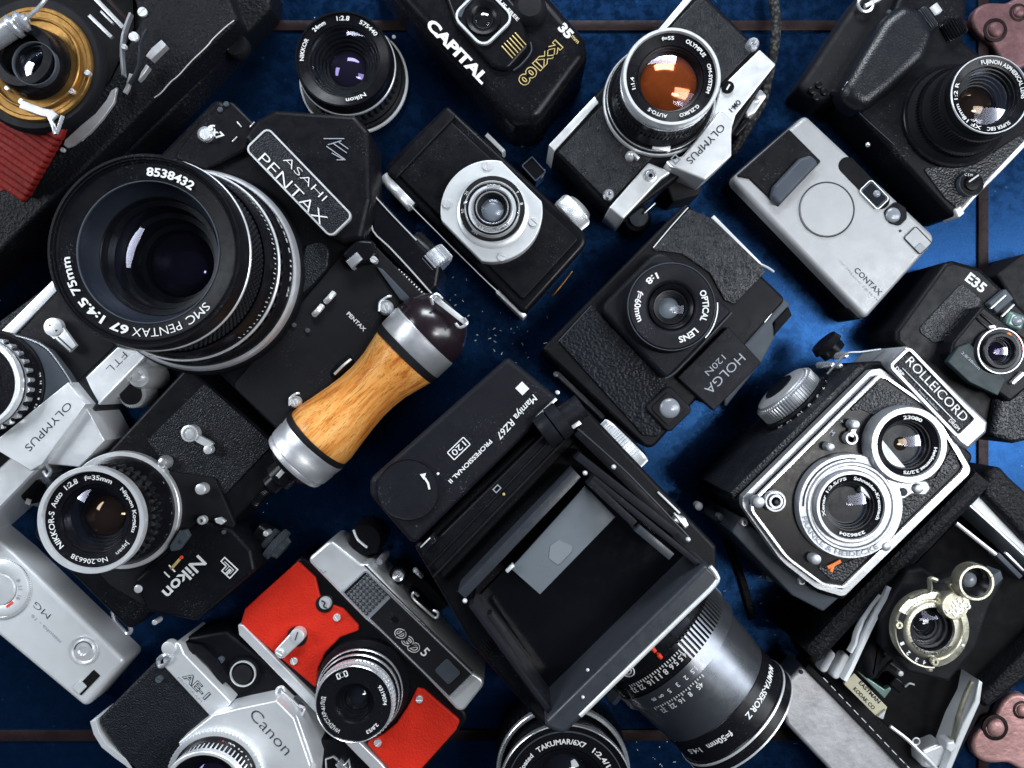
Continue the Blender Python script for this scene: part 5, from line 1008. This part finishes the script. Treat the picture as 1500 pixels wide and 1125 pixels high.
    seg('front_rim', 74, 84, [(0, 40.2), (.1, 41.2), (.9, 41.4), (1, 40)], BLG, l); seg('chrome_line', 75, 76.2, [(0, 41.8), (1, 41.8)], SIL, l); seg('chrome_line', 82, 83, [(0, 41.8), (1, 41.8)], SIL, l); part('front_glass', MB().axis(p0+u*83, p0+u*88, [(0, 36), (.6, 26), (1, 4)], 64), GLD, l)
    def onlens(parent, items, m, name='lettering'):
        mb = MB()
        for txt, s0, rad, q, cap, wid in items:       # q: angle from the top towards lower left (deg)
            v, f, w_, ch = glyphs(txt, .02); b0 = len(mb.v); kx = wid/w_ if wid else cap/ch
            for x, y in v:
                a = math.radians(q)+(x-w_/2)*kx/rad; p = p0+u*(s0-(y-ch/2)*-cap/ch)+(up*math.cos(a)-sd*math.sin(a))*(rad+.12); mb.v.append(tuple(p))
            mb.f += [tuple(b0+i for i in kk) for kk in f]
        part(name, mb, m, parent, smooth=0)
    onlens(l, [('4.5', 12, 44.6, -6, 3.4, 5.5), ('5.6', 12, 44.6, 3, 3.4, 5.5), ('8', 12, 44.6, 11, 3.4, 2.4), ('11', 12, 44.6, 18, 3.4, 3.6), ('16', 12, 44.6, 26, 3.4, 4), ('22', 12, 44.6, 35, 3.4, 4.2), ('32', 12, 44.6, 43, 3.4, 4.2),
               ('1', 22, 45, -14, 2.8, None), ('1.5', 22, 45, -5, 2.8, None), ('2', 22, 45, 3, 2.8, None), ('3', 22, 45, 11, 2.8, None), ('5', 22, 45, 19, 2.8, None), ('\u221e', 22, 45, 27, 2.8, None), ('m', 22, 45, 34, 2.8, None),
               ('45', 32, 42.3, 0, 3, None), ('8', 32, 42.3, 10, 3, None), ('16', 32, 42.3, 19, 3, None), ('22', 32, 42.3, 28, 3, None), ('32', 32, 42.3, 38, 3, None)], WHT, 'scale_numbers')
    mb = MB()
    for i in range(22):
        q = math.radians(-7+i*2.4); 
        for s0, rr, L in ((7.6, 44.7, 1.6 if i % 3 else 2.6), (27.6, 42.8, 1.2 if i % 3 else 2.2)):
            b0 = len(mb.v)
            for da, ds in ((-.008, 0), (.008, 0), (.008, L), (-.008, L)): mb.v.append(tuple(p0+u*(s0+ds)+(up*math.cos(q+da)-sd*math.sin(q+da))*(rr+.12)))
            mb.f.append((b0, b0+1, b0+2, b0+3))
    part('scale_ticks', mb, WHT, l, smooth=0)
    onlens(l, [('MAMIYA-SEKOR Z', 65, 40.7, -38, 3.6, 40), ('f=50mm', 65, 40.7, 20, 3.6, 18), ('1:4.5', 65, 40.7, 48, 3.4, 11)], WHT)
    for s0, q in ((-3, 6), (2, 6)):
        a = math.radians(q); c = p0+u*s0+(up*math.cos(a)-sd*math.sin(a))*45.6; part('index_mark', MB().axis(c-u*2, c+u*2, [(0, .6), (.3, 1.5), (1, 1.2)], 12), RDI, l)
    a = math.radians(33); c = p0+u*-2+(up*math.cos(a)-sd*math.sin(a))*45.8; nrm = (up*math.cos(a)-sd*math.sin(a))
    for rr in (4.4, 2.6, 1.0):
        tb = MB(); N = 28; t1 = u; t2 = nrm.cross(u); st = []
        for i in range(N+1):
            q = 2*math.pi*i/N; cc = c+(t1*math.cos(q)+t2*math.sin(q))*rr; b0 = len(tb.v)
            for j in range(6): e = 2*math.pi*j/6; rad = (t1*math.cos(q)+t2*math.sin(q)); tb.v.append(tuple(cc+rad*.45*math.cos(e)+nrm*.45*math.sin(e)))
            st.append(b0)
        for x, y in zip(st, st[1:]): tb.ring(x, y, 6)
        part('lens_emblem', tb, WHT, l)
    a = math.radians(-18); c = p0+u*-2+(up*math.cos(a)-sd*math.sin(a))*46; part('aperture_lever', MB().axis(c-sd*6, c+sd*8, [(0, 2.4), (.1, 3.4), (.9, 3.4), (1, 2)], 6), HGR, l)
    a = math.radians(64); c = p0+u*11+(up*math.cos(a)-sd*math.sin(a))*46; part('grip_tab', MB().axis(c, c-sd*6+up*2, [(0, 4), (.8, 4), (1, 3)], 4), HGR, l)
hood_camera()
# ================================================================ loose lens at the bottom edge
def loose_lens_bottom():
    t = thing('camera_lens', 'large loose black lens with chrome edge cut off by the bottom edge', 'lens', 822, 1130)
    cx, cy = 829, 1160
    b = part('barrel', MB().lathe(cx, cy, 60, [(92, 0), (94, 6), (90, 30), (86, 34), (88, 50), (94, 56)], 110), BLK)
    part('focus_ring', MB().gear(cx, cy, 60, 94, 14, 30, 60, 3), RUB, b); part('chrome_line', lensring(cx, cy, 60, 98, 92, 34, 38), CHR, b)
    part('filter_ring', MB().lathe(cx, cy, 60, [(94, 54), (97.6, 57), (98, 59.4), (96, 60.2), (93.6, 59)], 120), BLG, b); part('chrome_line', lensring(cx, cy, 60, 98.4, 96.6, 57, 60.6), CHR, b)
    part('name_ring', MB().lathe(cx, cy, 60, [(94, 58.8), (86, 57.8), (85, 58.2), (60, 57), (59, 56)], 110), BLG, b); part('inner_line', lensring(cx, cy, 60, 87, 85.6, 57, 59), GRY, b)
    optics(b, cx, cy, 60, 57, 59, 16, .6, GLD, 5, 3)
    arct([('Super-Multi-Coated', 72, -112, -43, 6.6, .025), ('TAKUMAR/6X7', 72, -36, 24, 7.4, .025), ('1:2.4/105', 72, 34, 74, 7.4, .025)], cx, cy, 60, 58.6, WHT, b)
loose_lens_bottom()
# ================================================================ red rangefinder
def cyr(parent):
    """outlined slanted name on the front plate: three rounded letters drawn as double strokes"""
    a = math.radians(46); u = (math.cos(a), math.sin(a)); up = (math.sin(a), -math.cos(a)); ox, oy = 597, 939
    def P(x, y, z): x = x+y*.25; return (ox+u[0]*x+up[0]*y, oy+u[1]*x+up[1]*y, z)
    el = lambda cx, rx, ry, a0, a1, n=18: [(cx+rx*math.cos(math.radians(a0+(a1-a0)*i/n)), ry*math.sin(math.radians(a0+(a1-a0)*i/n))) for i in range(n+1)]
    strokes = [el(-15, 6.5, 5.5, 0, 360), [(-15, -8), (-15, 8)], el(0, 6.5, 6, 130, -130), [(-1, 0), (6, 0)], [(9, -6)]+el(13, 6.5, 6, 80, -80)+[(9, -6), (10, 6), (14, 6)]]
    for r, m, z, nm in ((.95, WHT, 39.6, 'lettering'), (.42, BLM, 40.4, 'lettering_core')):
        for st in strokes: part(nm, MB().tube([P(x, y, z) for x, y in st], r, 8, 2, flat=.35), m, parent)
def red_rangefinder():
    t = thing('camera', 'rangefinder camera covered in bright red leatherette with silver top plate', 'camera', 550, 950)
    part('body', MB().prism([(442, 812), (690, 1050), (606, 1150), (348, 912)], 0, 30, r=[10, 16, 16, 16], bev=2), BLK)
    part('leather_panel', MB().prism([(436, 822), (462, 846), (468, 872), (478, 884), (492, 888), (503, 892), (525, 916), (525, 924), (498, 934), (477, 956), (466, 980), (464, 1010), (352, 914), (358, 892)], 30, 32, r=[4, 8, 4, 4, 4, 4, 3, 3, 6, 6, 6, 3, 8, 8], bev=1), RED)
    part('leather_panel', MB().prism([(611, 1008), (621, 1010), (674, 1056), (668, 1070), (618, 1126), (590, 1150), (536, 1089), (560, 1076), (580, 1060), (600, 1030)], 30, 32, r=[3, 4, 6, 6, 4, 4, 4, 4, 6, 6], bev=1), RED)
    part('base_plate', MB().prism([(348, 914), (356, 916), (464, 1026), (560, 1120), (580, 1150), (566, 1150), (350, 930)], 0, 33, r=2, bev=.6), SIL)
    tp = part('top_plate', MB().prism([(484, 790), (530, 826), (540, 826), (692, 984), (714, 998), (675, 1047), (611, 978), (594, 960), (551, 921), (535, 908), (449, 820)], 0, 38, r=[10, 2, 4, 2, 14, 10, 2, 6, 6, 3, 8], bev=2, seg=4), SIL)
    fp = part('front_plate', MB().prism([(535, 838), (691, 989), (658, 1020), (503, 868)], 38, 39.4, r=3, bev=.3), BLM, tp); part('plate_rim', MB().frame([(535, 835), (694, 988), (658, 1023), (500, 868)], 2.2, 38, 40.4, r=4), CHR, tp)
    part('top_step', MB().tube([(534, 828, 38.6), (600, 893, 38.6), (692, 983, 38.6)], .5, 6, 2), DIN, tp)
    g = MB()
    for i in range(7):
        for j in range(7):
            x = 514+i*4.7+j*4.5; y = 868-i*4.7+j*4.7; g.dome(x-4, y+2, 39.2, 3.4, 1.9, 12, 3)
    part('light_cell', g, GLD, tp, kind='stuff' if 0 else None); part('light_cell_back', MB().prism([(508, 869), (537, 841), (572, 876), (542, 906)], 39.3, 40, bev=.1), GLG, tp)
    cyr(tp); text('5', 623, 955, 39.7, 46, 14, WHT, bold=.01, parent=tp)
    part('finder_window', MB().prism(rect(656, 984, 30, 26, 46), 39.3, 40.2, r=4, bev=.2), GRY, tp); part('small_window', MB().prism(rect(578, 908, 9, 7, 46), 39.3, 40, r=1), BLG, tp)
    part('engraving', MB().tube([(470, 834, 38.3), (473, 838, 38.3), (478, 836, 38.3)], .3, 6), GIN, tp)
    s_ = part('plug', MB().lathe(475, 885, 36, [(9.5, 30), (9.5, 33), (8, 35), (0, 35)], 32), SIL); part('plug_slot', MB().tube([(471, 880, 35.4), (476, 883, 35.6), (474, 888, 35.6), (479, 891, 35.4)], .5, 6), DIN, s_); part('plug_seat', MB().disc(475, 885, 31, 13, 32.6), BLM)
    for x, y, a in ((493, 905, 60), (430, 969, 70), (614, 1025, 0), (553, 1089, -40)): part('screw', MB().screw(x, y, 31, 33.6, 5.4, a), SIL)
    part('timer_seat', MB().disc(435, 933, 31, 15, 33), BLM); lv = part('self_timer_lever', MB().prism([(426, 927), (444, 938), (416, 964), (408, 965), (402, 958), (403, 952)], 34, 38, r=3, bev=.8), SIL)
    part('lever_pivot', MB().disc(435, 932, 33, 10.5, 39.4), SIL, lv); part('lever_slot', MB().bar(436, 926, 432, 938, 1.4, 39.2, 39.8, .1), DIN, lv); part('lever_tip', MB().screw(409, 957, 37, 39.6, 5, 30), SIL, lv)
    cx, cy, zc = 518, 1032, 64
    l = part('lens', MB().lathe(cx, cy, zc, [(68, 31), (68, 36), (60, 40), (56, 46), (56, 58), (55, 62)], 110), BLG)
    for r, z in ((63, 46), (61, 52), (58, 57)): part('chrome_line', lensring(cx, cy, zc, r, r-2.2, z-2, z), CHR, l); part('barrel_ring', MB().lathe(cx, cy, zc, [(r-1.4, z-6), (r-1.4, z), (r-6, z)], 90), BLG, l)
    part('aperture_ring', MB().gear(cx, cy, zc, 59.5, 57.6, 60, 60, 1.6, hole=48), SIL, l)
    part('front_ring', MB().lathe(cx, cy, zc, [(55, 58), (56, 63), (55, 64), (53.4, 63.4), (30, 62.6), (28, 61.6)], 110), BLG, l); part('chrome_line', lensring(cx, cy, zc, 56.8, 54.8, 61.6, 64.4), CHR, l)
    optics(l, cx, cy, zc, 62, 31, 9, .58, GLD, 4, 2)
    arct([('\u0418\u041d\u0414\u0423\u0421\u0422\u0410\u0420-61\u041b/\u0414', 45.5, 208, 284, 5.6, .0), ('9319074', 45.5, 54, 92, 5.4, .02), ('2,8/53', 45.5, 130, 156, 5, .02)], cx, cy, zc, 63.5, WHT, l)
    part('lens_emblem', MB().frame(rect(501, 989, 17, 9, -20), 1.4, 63.3, 63.8, r=2), WHT, l); part('lens_emblem', MB().frame(rect(501, 989, 8, 9, -20), 1.2, 63.3, 63.8, r=1), WHT, l)
    sh = part('accessory_shoe', MB().bar(604, 876, 640, 908, 10, 4, 26, .6), BLG); part('shoe_rail', MB().tube([(613, 873, 28), (606, 868, 30), (605, 876, 29), (622, 892, 28), (638, 905, 29), (642, 898, 30), (635, 894, 28)], .9, 8, 4), SIL, sh)
    k = part('wind_dial', MB().lathe(534, 792, 26, [(26, 4), (26, 20), (22, 24), (0, 24)], 60), BLG); part('dial_edge', MB().tube([(518, 776, 24), (524, 790, 25), (538, 802, 25)], .9, 8), SIL, k)
    k = part('speed_dial', MB().gear(582, 846, 28, 14, 6, 24, 26, 1.5, hole=1), BLG); part('dial_cap', MB().lathe(582, 846, 30, [(9, 24), (8, 27), (3, 26), (0, 29)], 30), CHR, k)
    part('shutter_button', MB().lathe(556, 824, 34, [(6, 10), (6, 30), (4, 33), (0, 33)], 24), CHR); part('lens_release', MB().tube([(608, 834, 28), (612, 838, 30), (618, 844, 28)], 1.8, 8), CHR)
    part('advance_lever', MB().band([(590, 854), (602, 846), (622, 860), (650, 892)], 16, 2, 18), BLK)
red_rangefinder()
# ================================================================ old folding camera, lower right
def folding_right():
    t = thing('folding_camera', 'vintage black bellows camera with round nickel shutter and worn silver door, lower right corner', 'camera', 1360, 950)
    part('body', MB().prism([(1180, 962), (1440, 690), (1560, 800), (1560, 920), (1448, 1026), (1404, 1110), (1340, 1150)], 0, 20, r=6, bev=2), BLM)
    part('interior', MB().prism([(1200, 970), (1436, 730), (1540, 820), (1540, 920), (1440, 1020), (1390, 1100), (1340, 1100)], 20, 21), PIT)
    part('leather_side', MB().band([(1190, 962), (1240, 908), (1310, 836), (1380, 765), (1424, 722), (1444, 698)], 34, 0, 66, 5), OLD)
    part('leather_end', MB().prism([(1448, 690), (1466, 682), (1482, 700), (1560, 770), (1560, 850), (1500, 790), (1440, 726)], 0, 58, r=10, bev=4, seg=5), OLD)
    part('end_band', MB().prism([(1436, 720), (1450, 722), (1560, 826), (1560, 872), (1500, 812), (1420, 740)], 20, 52, r=3, bev=1.4), SIP); part('band_edge', MB().tube([(1420, 740, 52), (1460, 776, 52), (1520, 832, 52)], .8, 6, 2), SIL)
    part('focus_rod', MB().tube([(1400, 766, 60), (1430, 790, 60), (1458, 812, 60)], 1.3, 8, 2), SIL)
    part('rod_block', MB().bar(1462, 812, 1496, 846, 7, 50, 58), GRY); part('rod_block', MB().bar(1474, 810, 1500, 836, 3, 58, 60), SIL)
    part('leather_corner', MB().prism([(1560, 900), (1500, 958), (1436, 1022), (1444, 1042), (1510, 990), (1560, 940)], 0, 36, r=6, bev=3), OLD)
    # shutter and finder on the lens standard
    std = part('lens_standard', MB().prism([(1290, 905), (1330, 836), (1352, 832), (1380, 850), (1440, 826), (1472, 850), (1450, 890), (1430, 950), (1390, 1000), (1330, 985), (1296, 950)], 60, 72, r=6, bev=2), BLM)
    s = part('shutter', MB().lathe(1366, 923, 88, [(55.5, 82), (56, 86), (55, 87), (46, 87.4), (44, 86.4), (42, 87.4), (37, 88), (33, 88), (32, 86.4)], 96), NIC)
    part('speed_scale', MB().band(circ(1366, 923, 49, 178, 300, 20), 12, 86.6, 88, .3), BLM, s); part('scale_edge', MB().tube([(x, y, 88.4) for x, y in circ(1366, 923, 55, 178, 300, 20)], .7, 8, 2), NIC, s)
    arct([('1', 49, 244, 249, 6, .02), ('2', 49, 224, 230, 6, .02), ('3', 49, 206, 211, 6, .02), ('4', 49, 192, 197, 6, .02)], 1366, 923, 88, 88.3, WHT, s)
    arct([('BAUSCH & LOMB OPTICAL', 34.8, 240, 130, 3.6, .02), ('U.S.A.', 34.8, -10, 20, 3.6)], 1366, 923, 88, 88.3, DIN, s)
    part('inner_cone', MB().lathe(1366, 923, 88, [(32, 86), (30, 80), (29, 79)], 80), BLG, s); optics(s, 1366, 923, 88, 84, 30, 6, .5, GLD, 3, 2)
    for x, y in ((1319, 917), (1372, 971)): k = part('pivot', MB().lathe(x, y, 92, [(6, 88), (6, 90), (5, 91), (2.6, 91), (2.4, 89.6), (0, 89.6)], 24), NIC, s)
    for x, y in ((1344, 878), (1411, 946)): part('screw', MB().disc(x, y, 86, 2.2, 87.6, .3), SIL, s)
    part('shutter_trigger', MB().tube([(1332, 876, 86), (1350, 868, 88), (1362, 864, 90), (1362, 848, 92), (1372, 850, 92)], 1.4, 8), NIC, s); part('stop_pin', MB().bar(1363, 976, 1364, 984, 6, 80, 86), NIC, s)
    cap = part('dial_cap', MB().lathe(1402, 889, 94, [(21, 86), (21, 91), (19, 92.4), (0, 92.4)], 48), NIC)
    sw = MB()
    for i in range(10):
        a = i*.9; r0 = 4+(i % 4)*3.4; x = 1402+r0*math.cos(a); y = 889+r0*math.sin(a); sw.tube([(x-4, y-2, 92.6), (x, y+3, 93), (x+4, y-1, 92.8), (x+2, y-5, 92.6)], .45, 6, 3)
    part('scroll_relief', sw, SIL, cap)
    f = part('reflecting_finder', MB().lathe(1431, 854, 100, [(26, 92), (27, 98), (25.6, 100), (22.4, 100), (21, 98)], 60), NIC); part('finder_tube', MB().lathe(1431, 854, 100, [(21.4, 98.4), (15, 96), (11, 92)], 48), BLG, f); part('finder_lens', MB().lens(1431, 854, 100, 93, 11, 2.4), GLG, f)
    part('finder_arm', MB().prism([(1390, 856), (1406, 852), (1408, 868), (1420, 876), (1424, 892), (1414, 896), (1400, 872)], 86, 92, r=3, bev=.6), NIC, f); part('finder_base', MB().prism([(1448, 846), (1466, 836), (1470, 848), (1456, 862)], 84, 96, bev=.6), GRY, f)
    # bellows folds, struts and bed
    bl = MB()
    for i in range(9): bl.bar(1224+i*8, 950-i*8.4+10, 1262+i*9, 990-i*8+6, 5, 22+i*3, 30+i*4, 1.5)
    part('bellows', bl, mat('black_bellows_leather', (.010, .010, .012), .5, bump=('noise', 400, .5)))
    part('bellows_side', MB().prism([(1262, 960), (1282, 900), (1302, 896), (1306, 940), (1288, 996), (1272, 1000)], 24, 58, r=10, bev=5, seg=4), BLM)
    part('strut', MB().band([(1303, 860), (1297, 876), (1286, 900), (1272, 928), (1258, 958), (1247, 982), (1238, 998)], 6.5, 62, 68, .4), SIB); part('strut', MB().band([(1290, 872), (1278, 888), (1266, 908), (1257, 930), (1254, 944), (1247, 957)], 4, 62, 67, .4), SIB)
    for x, y, a in ((1213, 970, -62), (1232, 977, -62)): part('spring_tongue', MB().prism(rect(x, y, 34 if x < 1220 else 40, 12, a), 40, 48, r=6, bev=1.4), SIB)
    part('focus_slide', MB().prism([(1256, 984), (1264, 970), (1272, 978), (1272, 994), (1296, 1010), (1304, 1006), (1306, 1010), (1296, 1024), (1286, 1014)], 30, 34, r=2, bev=.6), GRN)
    n = part('name_plate', MB().prism([(1236, 1002), (1251, 986), (1300, 1036), (1292, 1054), (1282, 1048)], 34, 36, r=2, bev=.4), mat('cream_celluloid', (.55, .52, .38), .4)); text('EASTMAN', 1274, 1014, 36.2, 46, 5.4, DIN, w=42, bold=.02, parent=n); text('KODAK CO', 1266, 1023, 36.2, 46, 5.4, DIN, w=42, bold=.02, parent=n)
    part('plate_end', MB().prism([(1286, 1050), (1298, 1040), (1294, 1054)], 34, 38, bev=.3), SIP, n)
    part('cable', MB().tube([(1284, 992, 36), (1292, 982, 42), (1306, 968, 52), (1324, 964, 60)], .8, 8), BLG)
    part('latch_pin', MB().disc(1320, 987, 30, 4, 46), SIP); part('latch_arc', MB().tube([(1326, 1006, 34), (1332, 1001, 35), (1339, 1003, 34)], .6, 6), SIL); part('latch_block', MB().prism(rect(1316, 1004, 22, 16, 40), 21, 33, r=4, bev=1), BLG)
    # worn silver door
    d = part('door', MB().prism([(1178, 972), (1143, 1008), (1142, 1030), (1152, 1062), (1226, 1140), (1250, 1190), (1400, 1190), (1320, 1112)], 12, 34, r=[4, 8, 8, 10, 10, 4, 4, 4], bev=2.4, seg=4), WRN)
    part('door_pin', MB().disc(1174, 985, 33, 3, 34.6), DIN, d)
    part('door_hinge', MB().band([(1182, 976), (1230, 1024), (1290, 1086), (1340, 1140)], 9, 20, 38, .6), BLM, d)
    for i in range(12): part('hinge_pin', MB().bar(1206+i*11.2, 993+i*11.8, 1213+i*11.2, 1000+i*11.8, 1.4, 38, 38.8, .2), SIP, d)
    part('inner_rail', MB().tube([(1304, 1064, 34), (1330, 1084, 36), (1352, 1106, 36), (1372, 1126, 34)], 1.2, 8), SIL)
    strap_lug(1342, 1086, 36, 5, SIP); part('foot', MB().prism([(1350, 1100), (1380, 1088), (1390, 1104), (1372, 1130), (1352, 1124)], 10, 34, r=5, bev=2), SIL)
    part('door_strut', MB().prism([(1434, 996), (1440, 1000), (1436, 1030), (1412, 1084), (1394, 1128), (1380, 1140), (1410, 1060), (1428, 1026)], 8, 40, bev=1), SIP); part('strut_arm', MB().tube([(1424, 998, 44), (1414, 1020, 44), (1404, 1050, 44), (1398, 1076, 42), (1394, 1092, 40)], 1.6, 8), NIC)
    part('strut_end', MB().prism([(1388, 1088), (1398, 1086), (1402, 1096), (1394, 1104), (1386, 1098)], 34, 44, r=3, bev=1), SIP)
folding_right()

solo('leather_strap', MB().band([(1066, 792), (1078, 822), (1090, 856), (1104, 908)], 11, .3, 4, 1.2), OLD, 'narrow black leather strap lying flat in the gap below left of the twin lens camera', 'strap', px=1085, py=850)
